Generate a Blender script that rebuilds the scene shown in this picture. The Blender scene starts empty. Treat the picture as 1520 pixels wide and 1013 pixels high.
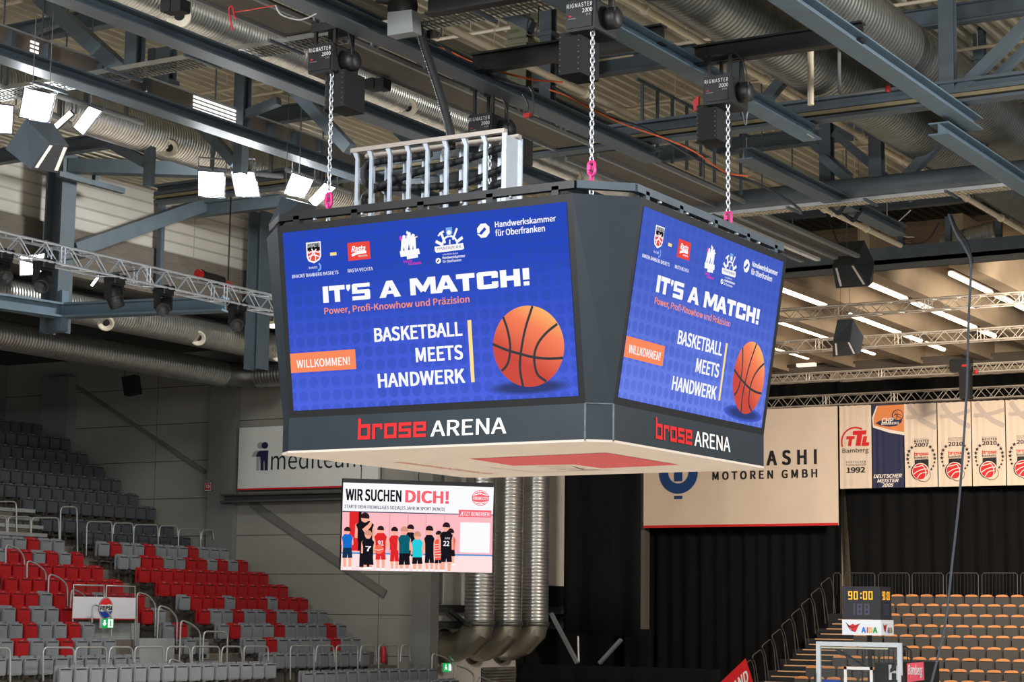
import bpy, bmesh, math, random
from mathutils import Vector, Matrix
random.seed(7)
SC = bpy.context.scene
COL = SC.collection
PI = math.pi

# ------------------------------------------------------------------ camera
YAW, PITCH, ROLL, FPX = 0.5404, 0.1386, 0.0126, 2931.6
PCX, PCY = 760.0, 506.5
CAM = Vector((14.156, -24.097, 4.55))
_f = Vector((-math.sin(YAW)*math.cos(PITCH), math.cos(YAW)*math.cos(PITCH), math.sin(PITCH)))
_r = Vector((math.cos(YAW), math.sin(YAW), 0))
_u = _r.cross(_f)
AXR = _r*math.cos(ROLL) + _u*math.sin(ROLL)
AXU = -_r*math.sin(ROLL) + _u*math.cos(ROLL)
AXF = _f
cd = bpy.data.cameras.new('camera')
cam = bpy.data.objects.new('camera', cd)
COL.objects.link(cam)
cd.sensor_fit = 'HORIZONTAL'
cd.sensor_width = 36.0
cd.lens = FPX*36.0/1520.0
cd.clip_start = 0.5
cd.clip_end = 400
cam.matrix_world = Matrix(((AXR.x, AXU.x, -AXF.x, CAM.x), (AXR.y, AXU.y, -AXF.y, CAM.y), (AXR.z, AXU.z, -AXF.z, CAM.z), (0, 0, 0, 1)))
SC.camera = cam

# ------------------------------------------------------------------ world, lamps, exposure
SC.view_settings.view_transform = 'Standard'
SC.view_settings.look = 'None'
SC.view_settings.gamma = 1.0
SC.view_settings.use_curve_mapping = False
SC.view_settings.exposure = 0.0
w = bpy.data.worlds.new('ambient_fill')  # ambient fill through the open near side, no daylight source
SC.world = w
w.use_nodes = True
w.node_tree.nodes['Background'].inputs['Color'].default_value = (0.93, 0.96, 1.0, 1)
w.node_tree.nodes['Background'].inputs['Strength'].default_value = 0.36


def area(name, loc, target, size, power, color, parent=None):
    l = bpy.data.lights.new(name, 'AREA')
    l.shape = 'SQUARE'
    l.size = size
    l.energy = power
    l.color = color
    o = bpy.data.objects.new(name, l)
    COL.objects.link(o)
    d = (Vector(target)-Vector(loc)).normalized()
    o.rotation_euler = d.to_track_quat('-Z', 'Y').to_euler()
    if parent:
        o.parent = parent
        o.location = Vector(loc)-Vector(parent.location)
    else:
        o.location = loc
    return o


# assumed court floods behind / beside the view, plus unseen fill lamps added for brightness
area('court_flood_lamp', (10.0, -16.0, 13.0), (-1, 4, 1.0), 1.6, 1900, (0.96, 0.98, 1.0))
area('court_flood_lamp', (13.0, 4.0, 12.5), (0, 2, 0), 1.6, 1500, (1.0, 0.95, 0.90))
for _x, _y in ((9.5, -11.0), (9.5, 11.0), (-9.5, 11.0), (-9.5, -11.0)):
    area('added_down_fill', (_x, _y, 12.5), (_x, _y, 0), 1.4, 900, (1.0, 0.97, 0.93)).data.spread = math.radians(108)  # added downlights without fittings, so the floor bounces light upwards
area('court_flood_lamp', (-2.0, -15.0, 12.6), (-16, 12, 3), 1.6, 1700, (0.95, 0.97, 1.0))
area('added_wing_fill', (-13.6, 13.0, 15.3), (-21.5, 16, 11.5), 1.2, 900, (0.98, 0.98, 0.96))  # invisible fill added in the roof space for cladding and stand
area('added_stand_fill', (3.0, 23.0, 11.6), (-8, 42, 6.0), 1.6, 1500, (1.0, 0.86, 0.72)).data.spread = math.radians(100)  # unseen fill added to brighten the far banners and seats


# ------------------------------------------------------------------ pixel <-> place
def ray(u, v):
    return AXR*((u-PCX)/FPX) - AXU*((v-PCY)/FPX) + AXF


def onx(u, v, X):
    d = ray(u, v)
    return CAM + d*((X-CAM.x)/d.x)


def ony(u, v, Y):
    d = ray(u, v)
    return CAM + d*((Y-CAM.y)/d.y)


def onz(u, v, Z):
    d = ray(u, v)
    return CAM + d*((Z-CAM.z)/d.z)


def dep(u, v, Z):
    return CAM + ray(u, v)*Z


# ------------------------------------------------------------------ materials
def srgb(r, g, b):
    def k(x):
        x /= 255.0
        return x/12.92 if x <= 0.04045 else ((x+0.055)/1.055)**2.4
    return (k(r), k(g), k(b), 1.0)


MATS = {}


def mat(name, rgb, rough=0.6, metal=0.0, var=0.12, scale=6.0, bump=0.0, spec=0.5, stretch=None):
    if name in MATS:
        return MATS[name]
    m = bpy.data.materials.new(name)
    m.use_nodes = True
    nt = m.node_tree
    b = nt.nodes['Principled BSDF']
    b.inputs['Roughness'].default_value = rough
    b.inputs['Metallic'].default_value = metal
    b.inputs['Specular IOR Level'].default_value = spec
    tc = nt.nodes.new('ShaderNodeTexCoord')
    mp = nt.nodes.new('ShaderNodeMapping')
    if stretch:
        mp.inputs['Scale'].default_value = stretch
    nz = nt.nodes.new('ShaderNodeTexNoise')
    nz.inputs['Scale'].default_value = scale
    nz.inputs['Detail'].default_value = 4
    rp = nt.nodes.new('ShaderNodeValToRGB')
    c = srgb(*rgb)
    rp.color_ramp.elements[0].position = 0.3
    rp.color_ramp.elements[1].position = 0.7
    rp.color_ramp.elements[0].color = tuple(max(0, x*(1-var)) for x in c[:3]) + (1,)
    rp.color_ramp.elements[1].color = tuple(min(1, x*(1+var)) for x in c[:3]) + (1,)
    nt.links.new(tc.outputs['Object'], mp.inputs['Vector'])
    nt.links.new(mp.outputs['Vector'], nz.inputs['Vector'])
    nt.links.new(nz.outputs['Fac'], rp.inputs['Fac'])
    nt.links.new(rp.outputs['Color'], b.inputs['Base Color'])
    if bump:
        bp = nt.nodes.new('ShaderNodeBump')
        bp.inputs['Strength'].default_value = bump
        bp.inputs['Distance'].default_value = 0.02
        nt.links.new(nz.outputs['Fac'], bp.inputs['Height'])
        nt.links.new(bp.outputs['Normal'], b.inputs['Normal'])
    MATS[name] = m
    return m


def glow(name, rgb, strength=1.0):
    if name in MATS:
        return MATS[name]
    m = bpy.data.materials.new(name)
    m.use_nodes = True
    nt = m.node_tree
    nt.nodes.remove(nt.nodes['Principled BSDF'])
    e = nt.nodes.new('ShaderNodeEmission')
    e.inputs['Color'].default_value = srgb(*rgb)
    e.inputs['Strength'].default_value = strength
    nt.links.new(e.outputs[0], nt.nodes['Material Output'].inputs[0])
    MATS[name] = m
    return m


def math_node(nt, op, a, b=None):
    n = nt.nodes.new('ShaderNodeMath')
    n.operation = op
    for i, x in enumerate((a, b)):
        if x is None:
            continue
        if isinstance(x, (int, float)):
            n.inputs[i].default_value = x
        else:
            nt.links.new(x, n.inputs[i])
    return n.outputs[0]


def joints(name, rgb, line, axis, pitch, pitch2, rough=0.85, var=0.10, width=0.012, offset=0.0):
    """panelled wall: thin dark joints every pitch in z and pitch2 along axis, over mottled concrete"""
    m = mat(name, rgb, rough, 0, var, 0.8, 0.1)
    nt = m.node_tree
    b = nt.nodes['Principled BSDF']
    src = b.inputs['Base Color'].links[0].from_socket
    tc = [n for n in nt.nodes if n.type == 'TEX_COORD'][0]
    sp = nt.nodes.new('ShaderNodeSeparateXYZ')
    nt.links.new(tc.outputs['Object'], sp.inputs[0])
    fz = math_node(nt, 'FRACT', math_node(nt, 'DIVIDE', math_node(nt, 'ADD', sp.outputs['Z'], 100*pitch+offset), pitch))
    hz = math_node(nt, 'LESS_THAN', fz, width/pitch*2)
    fx = math_node(nt, 'FRACT', math_node(nt, 'DIVIDE', math_node(nt, 'ADD', sp.outputs[axis], 100*pitch2), pitch2))
    hx = math_node(nt, 'LESS_THAN', fx, width/pitch2*1.5)
    mx = math_node(nt, 'MAXIMUM', hz, hx)
    mix = nt.nodes.new('ShaderNodeMixRGB')
    nt.links.new(mx, mix.inputs[0])
    nt.links.new(src, mix.inputs[1])
    mix.inputs[2].default_value = srgb(*line)
    nt.links.new(mix.outputs[0], b.inputs['Base Color'])
    return m


STEEL = mat('dark_blue_grey_steel', (77, 88, 96), 0.5, 0.1, 0.10, 3)
STEEL_B = mat('blue_steel', (92, 112, 126), 0.45, 0.1, 0.10, 3)
STEEL_L = mat('light_grey_steel', (120, 124, 126), 0.55, 0.1, 0.08, 3)
BLACK = mat('black_paint', (22, 23, 25), 0.5, 0, 0.15, 8)
BLACKM = mat('matt_black', (15, 15, 16), 0.8, 0, 0.2, 8)
GALV = mat('galvanised_sheet', (186, 186, 182), 0.34, 0.85, 0.10, 4)
GALV_D = mat('dull_galvanised_sheet', (120, 121, 118), 0.42, 0.8, 0.12, 3)
ALU = mat('aluminium_tube', (214, 218, 224), 0.3, 0.75, 0.06, 6)
ALU_W = mat('bright_aluminium', (206, 216, 228), 0.35, 0.55, 0.05, 6)
DECK = mat('corrugated_roof_sheet', (176, 170, 150), 0.6, 0.05, 0.12, 1.2)
PLANK = mat('dark_catwalk_board', (72, 69, 64), 0.8, 0, 0.18, 2.5, 0.1, stretch=(8, 0.6, 8))
CREAM = mat('cream_pipe', (196, 184, 160), 0.5, 0.05, 0.06, 4)
NOZZLE = mat('cream_nozzle', (205, 196, 176), 0.45, 0, 0.05, 4)
WHITE = mat('white_paint', (220, 220, 218), 0.55, 0, 0.04, 4)
PINK = mat('pink_shackle', (224, 52, 140), 0.4, 0.1, 0.08, 20)
REDP = mat('red_plastic', (176, 26, 30), 0.45, 0, 0.1, 10)
ORANGE = mat('orange_cable', (196, 84, 40), 0.55, 0, 0.1, 10)
RUBBER = mat('black_hose', (26, 27, 28), 0.6, 0, 0.2, 30)
CONC = joints('grey_concrete_panel', (139, 136, 128), (60, 58, 54), 'X', 1.22, 9.0, 0.85, 0.06, 0.012, 0.35)
CONC_COL = mat('grey_concrete', (116, 115, 111), 0.85, 0, 0.10, 0.9, 0.1)
STEP = mat('grandstand_concrete', (112, 104, 94), 0.85, 0, 0.16, 1.5, 0.1)
NOSE = mat('step_edge', (140, 140, 136), 0.6, 0, 0.08, 3)
NOSE_R = mat('warm_step_edge', (205, 160, 118), 0.6, 0, 0.08, 3)
DARKSTEP = mat('black_grandstand', (26, 26, 27), 0.8, 0, 0.15, 2)
BEIGE = mat('beige_wall', (176, 158, 134), 0.85, 0, 0.08, 0.7)
CEILB = joints('beige_ceiling_board', (150, 132, 108), (96, 82, 64), 'Y', 900.0, 1.25, 0.8, 0.10, 0.012)
PANEL_L = joints('pale_cladding', (178, 174, 166), (150, 146, 138), 'Y', 0.30, 60.0, 0.6, 0.05, 0.03)
CURT = mat('black_curtain', (14, 13, 13), 0.95, 0, 0.25, 1.5, stretch=(6, 6, 0.3), spec=0.2)
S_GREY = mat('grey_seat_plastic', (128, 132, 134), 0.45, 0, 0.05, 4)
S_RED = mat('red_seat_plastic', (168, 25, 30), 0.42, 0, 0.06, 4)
S_SHADE = mat('shade_toned_seat_plastic', (74, 79, 84), 0.5, 0, 0.05, 4)  # upper tier seats: grey darkened to carry the shade there
S_BLACK = mat('charcoal_seat_shell', (66, 64, 61), 0.6, 0, 0.06, 6)
S_WOOD = mat('orange_wood_edge', (205, 138, 84), 0.5, 0, 0.10, 12)
RAIL = mat('galvanised_rail', (172, 172, 168), 0.4, 0.5, 0.06, 8)
RAIL_D = mat('dark_rail', (84, 78, 71), 0.5, 0.3, 0.08, 8)
HOUSE = mat('slate_cube_panel', (41, 51, 59), 0.42, 0.15, 0.10, 1.6, 0.04)
FLOORM = mat('maple_court', (206, 195, 178), 0.35, 0, 0.08, 2)
G_WHITE = glow('flood_led_white', (255, 255, 255), 9.0)
G_TUBE = glow('warm_tube_glow', (255, 232, 204), 3.6)
G_DAY = glow('daylight_slot', (255, 255, 255), 1.3)

# ------------------------------------------------------------------ mesh builder


class MB:
    def __init__(self):
        self.v, self.f, self.mi, self.sm = [], [], [], []

    def add(self, vs, fs, mi=0, smooth=False):
        n = len(self.v)
        self.v += [Vector(p) for p in vs]
        for f in fs:
            self.f.append(tuple(i+n for i in f))
            self.mi.append(mi)
            self.sm.append(smooth)
        return self

    def box(self, x0, x1, y0, y1, z0, z1, mi=0):
        vs = [(x, y, z) for x in (x0, x1) for y in (y0, y1) for z in (z0, z1)]
        return self.add(vs, [(0, 1, 3, 2), (4, 6, 7, 5), (0, 4, 5, 1), (2, 3, 7, 6), (0, 2, 6, 4), (1, 5, 7, 3)], mi)

    def hexa(self, q0, q1, mi=0):
        """closed block between two quads"""
        return self.add(list(q0)+list(q1), [(3, 2, 1, 0), (4, 5, 6, 7), (0, 1, 5, 4), (1, 2, 6, 5), (2, 3, 7, 6), (3, 0, 4, 7)], mi)

    def frame(self, p0, p1, up=(0, 0, 1)):
        d = (Vector(p1)-Vector(p0)).normalized()
        up = Vector(up)
        if abs(d.dot(up)) > 0.98:
            up = Vector((0, 1, 0))
        s = d.cross(up).normalized()
        t = s.cross(d).normalized()
        return d, s, t

    def bar(self, p0, p1, wd, ht, mi=0, up=(0, 0, 1), ds=0.0, dt=0.0):
        p0, p1 = Vector(p0), Vector(p1)
        d, s, t = self.frame(p0, p1, up)
        q = []
        for p in (p0, p1):
            c = p + s*ds + t*dt
            q.append([c-s*wd/2-t*ht/2, c+s*wd/2-t*ht/2, c+s*wd/2+t*ht/2, c-s*wd/2+t*ht/2])
        return self.hexa(q[0], q[1], mi)

    def ibeam(self, p0, p1, wd, ht, tk=0.025, mi=0, up=(0, 0, 1)):
        self.bar(p0, p1, wd, tk, mi, up, 0, ht/2-tk/2)
        self.bar(p0, p1, wd, tk, mi, up, 0, -ht/2+tk/2)
        self.bar(p0, p1, tk, ht-2*tk, mi, up)
        return self

    def tube(self, path, r, n=10, mi=0, cap=True, rr=None):
        path = [Vector(p) for p in path]
        rings = []
        t0 = None
        for i, p in enumerate(path):
            a = path[max(i-1, 0)]
            b = path[min(i+1, len(path)-1)]
            d = (b-a).normalized()
            if t0 is None:
                ref = Vector((0, 0, 1)) if abs(d.z) < 0.9 else Vector((1, 0, 0))
                s = d.cross(ref).normalized()
            else:
                s = (t0 - d*t0.dot(d)).normalized()
            t0 = s
            t = d.cross(s)
            rad = rr[i] if rr else r
            rings.append([p + s*rad*math.cos(2*PI*k/n) + t*rad*math.sin(2*PI*k/n) for k in range(n)])
        vs = [q for R in rings for q in R]
        fs = []
        for i in range(len(rings)-1):
            for k in range(n):
                a, b = i*n+k, i*n+(k+1) % n
                fs.append((a, b, b+n, a+n))
        self.add(vs, fs, mi, True)
        if cap:
            self.add(rings[0], [tuple(range(n-1, -1, -1))], mi)
            self.add(rings[-1], [tuple(range(n))], mi)
        return self

    def ribbed(self, p0, p1, r, pitch=0.1, depth=0.012, n=28, mi=0):
        p0, p1 = Vector(p0), Vector(p1)
        L = (p1-p0).length
        k = max(2, int(L/pitch))
        path, rr = [], []
        for i in range(k):
            for q, h in ((0.0, 0), (0.55, 0), (0.7, depth), (0.85, depth)):
                path.append(p0.lerp(p1, (i+q)/k))
                rr.append(r+h)
        path.append(p1)
        rr.append(r)
        return self.tube(path, r, n, mi, True, rr)

    def lathe(self, prof, o, axis, n=24, mi=0, smooth=True):
        """prof: (radius, distance along axis)"""
        axis = Vector(axis).normalized()
        ref = Vector((0, 0, 1)) if abs(axis.z) < 0.9 else Vector((1, 0, 0))
        s = axis.cross(ref).normalized()
        t = axis.cross(s)
        o = Vector(o)
        vs = [o + axis*h + (s*math.cos(2*PI*k/n)+t*math.sin(2*PI*k/n))*r for r, h in prof for k in range(n)]
        fs = []
        for i in range(len(prof)-1):
            for k in range(n):
                a, b = i*n+k, i*n+(k+1) % n
                fs.append((a, a+n, b+n, b))
        return self.add(vs, fs, mi, smooth)

    def torus(self, c, ax_long, ax_side, L, W, r, n=6, m=12, mi=0):
        """chain link: oval ring in the plane of two axes"""
        path = []
        a, b = Vector(ax_long).normalized(), Vector(ax_side).normalized()
        for k in range(m):
            th = 2*PI*k/m
            x, y = math.cos(th)*W/2, math.sin(th)*W/2
            y += (L-W)/2*(1 if math.sin(th) > 0 else -1)
            path.append(Vector(c)+a*y+b*x)
        nrm = a.cross(b)
        vs = []
        for k in range(m):
            d = (path[(k+1) % m]-path[k-1]).normalized()
            s = nrm.cross(d)
            for j in range(n):
                ph = 2*PI*j/n
                vs.append(path[k]+s*r*math.cos(ph)+nrm*r*math.sin(ph))
        fs = []
        for k in range(m):
            for j in range(n):
                p, q = k*n+j, k*n+(j+1) % n
                p2, q2 = ((k+1) % m)*n+j, ((k+1) % m)*n+(j+1) % n
                fs.append((p, q, q2, p2))
        return self.add(vs, fs, mi, True)

    def rbox(self, x0, x1, y0, y1, z0, z1, r, axis='y', mi=0, n=4):
        """box with rounded corners seen along an axis"""
        pts = []
        if axis == 'y':
            a0, a1, b0, b1 = x0, x1, z0, z1
        elif axis == 'x':
            a0, a1, b0, b1 = y0, y1, z0, z1
        else:
            a0, a1, b0, b1 = x0, x1, y0, y1
        for cxx, cyy, st in ((a1-r, b1-r, 0), (a0+r, b1-r, 1), (a0+r, b0+r, 2), (a1-r, b0+r, 3)):
            for k in range(n+1):
                th = PI/2*(st+k/n)
                pts.append((cxx+r*math.cos(th), cyy+r*math.sin(th)))
        if axis == 'y':
            A = [(p, y0, q) for p, q in pts]
            B = [(p, y1, q) for p, q in pts]
        elif axis == 'x':
            A = [(x0, p, q) for p, q in pts]
            B = [(x1, p, q) for p, q in pts]
        else:
            A = [(p, q, z0) for p, q in pts]
            B = [(p, q, z1) for p, q in pts]
        N = len(pts)
        self.add(A+B, [tuple(range(N-1, -1, -1)), tuple(range(N, 2*N))]+[(k, (k+1) % N, N+(k+1) % N, N+k) for k in range(N)], mi)
        return self

    def build(self, name, mats, parent=None, origin=None, local=False):
        if not isinstance(mats, (list, tuple)):
            mats = [mats]
        if origin is None and not local:
            if parent is not None:
                origin = base_of(parent)
            elif self.v:
                n = len(self.v)
                mn = Vector((min(p.x for p in self.v), min(p.y for p in self.v), min(p.z for p in self.v)))
                mxx = Vector((max(p.x for p in self.v), max(p.y for p in self.v), max(p.z for p in self.v)))
                origin = Vector(((mn.x+mxx.x)/2, (mn.y+mxx.y)/2, mn.z))
        if local:
            origin = Vector((0, 0, 0))
        me = bpy.data.meshes.new(name)
        me.from_pydata([tuple(p-Vector(origin)) for p in self.v], [], self.f)
        me.polygons.foreach_set('material_index', self.mi)
        me.polygons.foreach_set('use_smooth', self.sm)
        for m in mats:
            me.materials.append(m)
        bm = bmesh.new()
        bm.from_mesh(me)
        bmesh.ops.recalc_face_normals(bm, faces=bm.faces)
        bm.to_mesh(me)
        bm.free()
        me.update()
        o = bpy.data.objects.new(name, me)
        COL.objects.link(o)
        if parent is not None:
            o.parent = parent
            if not local:
                o.location = Vector(origin)-base_of(parent)
        elif not local:
            o.location = origin
        return o


def base_of(o):
    p = Vector((0, 0, 0))
    while o is not None:
        p += Vector(o.location)
        o = o.parent
    return p


def tag(o, label=None, cat=None, group=None, kind=None):
    if label:
        o['label'] = label
    if cat:
        o['category'] = cat
    if group:
        o['group'] = group
    if kind:
        o['kind'] = kind
    return o


def thing(name, label, cat, loc=(0, 0, 0), group=None):
    o = bpy.data.objects.new(name, None)
    o.empty_display_size = 0.2
    COL.objects.link(o)
    o.location = loc
    return tag(o, label, cat, group)


def struct(o):
    o['kind'] = 'structure'
    return o


def copy_tree(o, parent=None):
    c = o.copy()
    COL.objects.link(c)
    if parent is not None:
        c.parent = parent
    for ch in list(o.children):
        copy_tree(ch, c)
    return c


# ------------------------------------------------------------------ lettering and graphics on panels
_TXT = {}
FONT = None
try:      # the grotesque that ships inside Blender; the built-in face otherwise
    import os
    FONT = bpy.data.fonts.load(os.path.join(bpy.utils.system_resource('DATAFILES'), 'fonts', 'Noto Sans CJK Regular.woff2'))
except Exception:
    FONT = None


def text_mesh(s, bold=0.0, shear=0.0, space=1.0):
    key = (s, bold, shear, space)
    if key in _TXT:
        return _TXT[key]
    cu = bpy.data.curves.new('lettering', 'FONT')
    cu.body = s
    if FONT:
        cu.font = FONT
    cu.shear = shear
    cu.space_character = space
    cu.fill_mode = 'FRONT'
    cu.resolution_u = 3
    ob = bpy.data.objects.new('lettering', cu)
    COL.objects.link(ob)
    bpy.context.view_layer.update()
    ev = ob.evaluated_get(bpy.context.evaluated_depsgraph_get())
    me = ev.to_mesh()
    vs = [(v.co.x, v.co.y) for v in me.vertices]
    fs = [tuple(p.vertices) for p in me.polygons]
    ev.to_mesh_clear()
    bpy.data.objects.remove(ob)
    bpy.data.curves.remove(cu)
    _TXT[key] = (vs, fs)
    return _TXT[key]


class Panel:
    """a flat face in the place: origin, unit u (reading direction), unit v (up); collects flat artwork in metres"""

    def __init__(self, O, U, V, lift=0.003):
        self.O, self.U = Vector(O), Vector(U).normalized()
        V = Vector(V)
        self.V = (V-self.U*V.dot(self.U)).normalized()
        self.N = self.U.cross(self.V)
        self.mb = MB()
        self.mats = []
        self.lift = lift

    def bump(self):
        self.cnt = getattr(self, 'cnt', 0)+1
        return (self.cnt % 17)*0.00012

    def mi(self, m):
        if m not in self.mats:
            self.mats.append(m)
        return self.mats.index(m)

    def uv(self, px):
        d = ray(*px)
        t = (self.O-CAM).dot(self.N)/d.dot(self.N)
        q = CAM+d*t-self.O
        return (q.dot(self.U), q.dot(self.V))

    def poly(self, pts, m, layer=1):
        k = self.mi(m)
        h = layer*self.lift+self.bump()
        self.mb.add([(p[0], p[1], h) for p in pts], [tuple(range(len(pts)))], k)

    def ppoly(self, pxs, m, layer=1):
        self.poly([self.uv(p) for p in pxs], m, layer)

    def rect(self, u0, u1, v0, v1, m, layer=1):
        self.poly([(u0, v0), (u1, v0), (u1, v1), (u0, v1)], m, layer)

    def ellipse(self, c, ru, rv, m, layer=1, n=32, rot=0.0, a0=0, a1=2*PI):
        pts = []
        full = abs(a1-a0-2*PI) < 1e-6
        for k in range(n if full else n+1):
            th = a0+(a1-a0)*k/n
            x, y = ru*math.cos(th), rv*math.sin(th)
            pts.append((c[0]+x*math.cos(rot)-y*math.sin(rot), c[1]+x*math.sin(rot)+y*math.cos(rot)))
        self.poly(pts, m, layer)

    def pellipse(self, c, rx, ry, m, layer=1, n=28, rot=0.0):
        a = self.uv(c)
        b = self.uv((c[0]+rx, c[1]))
        d = self.uv((c[0], c[1]-ry))
        self.ellipse(a, math.hypot(b[0]-a[0], b[1]-a[1]), math.hypot(d[0]-a[0], d[1]-a[1]), m, layer, n, rot)

    def line(self, pts, wd, m, layer=2):
        """open ribbon of constant width, smoothed"""
        k = self.mi(m)
        P = [Vector(p) for p in pts]
        vs, fs = [], []
        h = layer*self.lift+self.bump()
        for i, p in enumerate(P):
            a, b = P[max(i-1, 0)], P[min(i+1, len(P)-1)]
            d = (b-a).normalized()
            n = Vector((-d.y, d.x))*wd/2
            vs += [(p.x+n.x, p.y+n.y, h), (p.x-n.x, p.y-n.y, h)]
        for i in range(len(P)-1):
            fs.append((2*i, 2*i+1, 2*i+3, 2*i+2))
        self.mb.add(vs, fs, k)

    def pline(self, pxs, wd, m, layer=2, smooth=True):
        pts = [self.uv(p) for p in pxs]
        if smooth and len(pts) > 2:
            pts = catmull(pts)
        self.line(pts, wd, m, layer)

    def ring(self, c, r0, r1, m, layer=1, a0=0.0, a1=2*PI, n=40):
        k = self.mi(m)
        vs, fs = [], []
        for i in range(n+1):
            th = a0+(a1-a0)*i/n
            vs += [(c[0]+r0*math.cos(th), c[1]+r0*math.sin(th), layer*self.lift), (c[0]+r1*math.cos(th), c[1]+r1*math.sin(th), layer*self.lift)]
        for i in range(n):
            fs.append((2*i, 2*i+1, 2*i+3, 2*i+2))
        self.mb.add(vs, fs, k)

    def text(self, s, u0, u1, v0, v1, m, layer=2, bold=0.0, shear=0.0, space=1.0, caps=None):
        """text fitted so that its box spans u0..u1; v0 baseline, v1 top of the tallest letter"""
        vs, fs = text_mesh(s, bold, shear, space)
        x0, x1 = min(p[0] for p in vs), max(p[0] for p in vs)
        y1 = max(p[1] for p in vs)
        ref = text_mesh(caps, bold) if caps else None
        if ref:
            y1 = max(p[1] for p in ref[0])
        sx, sy = (u1-u0)/(x1-x0), (v1-v0)/y1
        k = self.mi(m)
        bold *= y1/0.72*1.25
        # heavier weights: the letters laid over themselves with small shifts
        sh = [(0, 0)] if bold <= 0 else [(0, 0), (-bold, -bold), (bold, -bold), (-bold, bold), (bold, bold), (-bold, 0), (bold, 0)]
        sx2 = (u1-u0)/(x1-x0+2*max(0, bold))
        for q, (ax, ay) in enumerate(sh):
            self.mb.add([(u0+(p[0]-x0+ax+max(0, bold))*sx2, v0+(p[1]+ay*.6)*sy, layer*self.lift+self.bump()) for p in vs], fs, k)

    def ptext(self, s, bl, br, tl, m, layer=2, bold=0.0, shear=0.0, space=1.0):
        a, b, c = self.uv(bl), self.uv(br), self.uv(tl)
        self.text(s, a[0], b[0], (a[1]+b[1])/2, (a[1]+b[1])/2+(c[1]-a[1]), m, layer, bold, shear, space)

    def matrix(self):
        U, V, N, O = self.U, self.V, self.N, self.O
        return Matrix(((U.x, V.x, N.x, O.x), (U.y, V.y, N.y, O.y), (U.z, V.z, N.z, O.z), (0, 0, 0, 1)))

    def build(self, name, parent=None):
        me = bpy.data.meshes.new(name)
        me.from_pydata([tuple(p) for p in self.mb.v], [], self.mb.f)
        me.polygons.foreach_set('material_index', self.mb.mi)
        for m in self.mats:
            me.materials.append(m)
        me.update()
        o = bpy.data.objects.new(name, me)
        COL.objects.link(o)
        M = self.matrix()
        if parent is not None:
            o.parent = parent
            M = Matrix.Translation(-base_of(parent)) @ M
        o.matrix_local = M
        return o


def catmull(P, k=6):
    P = [Vector(p) for p in P]
    out = []
    for i in range(len(P)-1):
        p0 = P[i-1] if i else P[0]*2-P[1]
        p1, p2 = P[i], P[i+1]
        p3 = P[i+2] if i+2 < len(P) else P[-1]*2-P[-2]
        for j in range(k):
            t = j/k
            out.append(0.5*((2*p1)+(p2-p0)*t+(2*p0-5*p1+4*p2-p3)*t*t+(3*p1-p0-3*p2+p3)*t**3))
    out.append(P[-1])
    return out


def ordinal(n):
    w_ = ['zeroth', 'first', 'second', 'third', 'fourth', 'fifth', 'sixth', 'seventh', 'eighth', 'ninth', 'tenth', 'eleventh', 'twelfth', 'thirteenth', 'fourteenth', 'fifteenth', 'sixteenth', 'seventeenth', 'eighteenth', 'nineteenth', 'twentieth', 'twenty-first', 'twenty-second', 'twenty-third', 'twenty-fourth', 'twenty-fifth', 'twenty-sixth', 'twenty-seventh', 'twenty-eighth', 'twenty-ninth', 'thirtieth']
    return w_[n]

# ================================================================== SETTING
YW = 25.4            # concrete end wall beside the side stand
XW = -19.6           # pale wall behind the three standing ducts
YB = 42.7            # far end wall
m = MB()
m.box(-40, 16, -22, 43, -0.2, 0.0)
struct(m.build('floor', FLOORM))
m = MB()
m.box(-40, -18.25, YW, YW+0.3, 0, 13.6)
struct(m.build('wall_concrete', CONC))
m = MB()
m.box(XW-0.3, XW, YW+0.3, YB, 0, 15)
struct(m.build('wall_duct', mat('pale_grey_wall', (204, 199, 190), 0.8, 0, 0.08, 0.6)))
m = MB()
m.box(-34, 18, YB, YB+0.3, 0, 16)
struct(m.build('wall_far', BEIGE))
m = MB()
m.box(-36.3, -36, -10, YW, 0, 13.6)
struct(m.build('wall_side', CONC_COL))
# pale clerestory cladding above the side stand, and the stand's own low roof
XC = -21.0
m = MB()
m.box(XC-0.2, XC, -8, YB, 14.2, 15.9)
struct(m.build('wall_clerestory', PANEL_L))
m = MB()
m.box(-36, XC-0.2, -8, YW, 12.98, 13.2)
struct(m.build('ceiling_side', mat('dark_soffit', (62, 60, 57), 0.85, 0, 0.12, 1)))
m = MB()
m.box(XC-0.25, XC+0.1, -8, YW+4, 12.98, 14.2)
struct(m.build('trim_1', mat('brown_fascia', (92, 86, 78), 0.8, 0, 0.15, 2, stretch=(1, 1, 8))))
# concrete columns on the end wall
def columnbox(px0, px1, y, z0, z1, d=0.35):
    a = ony(px0, 800, y).x
    b = ony(px1, 800, y).x
    mm = MB()
    mm.box(a, b, y, YW, z0, z1)
    return struct(mm.build('column', CONC_COL))
columnbox(305, 344, YW-0.24, 0, 12.6)
columnbox(52, 91, YW-0.45, 0, 12.4)
columnbox(612, 641, YW-0.45, 0, 12.6)
m = MB()
m.box(ony(939, 800, 41.0).x, ony(957, 800, 41.0).x, 41.0, 41.4, 0, 14)
struct(m.build('column_pale', mat('pale_column', (96, 92, 86), 0.8, 0, 0.08, 1)))
a = ony(1232, 550, YB-0.4)
m = MB()
m.box(a.x, a.x+0.32, YB-0.4, YB, 5, 15)
struct(m.build('column_cream', BEIGE))
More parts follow.
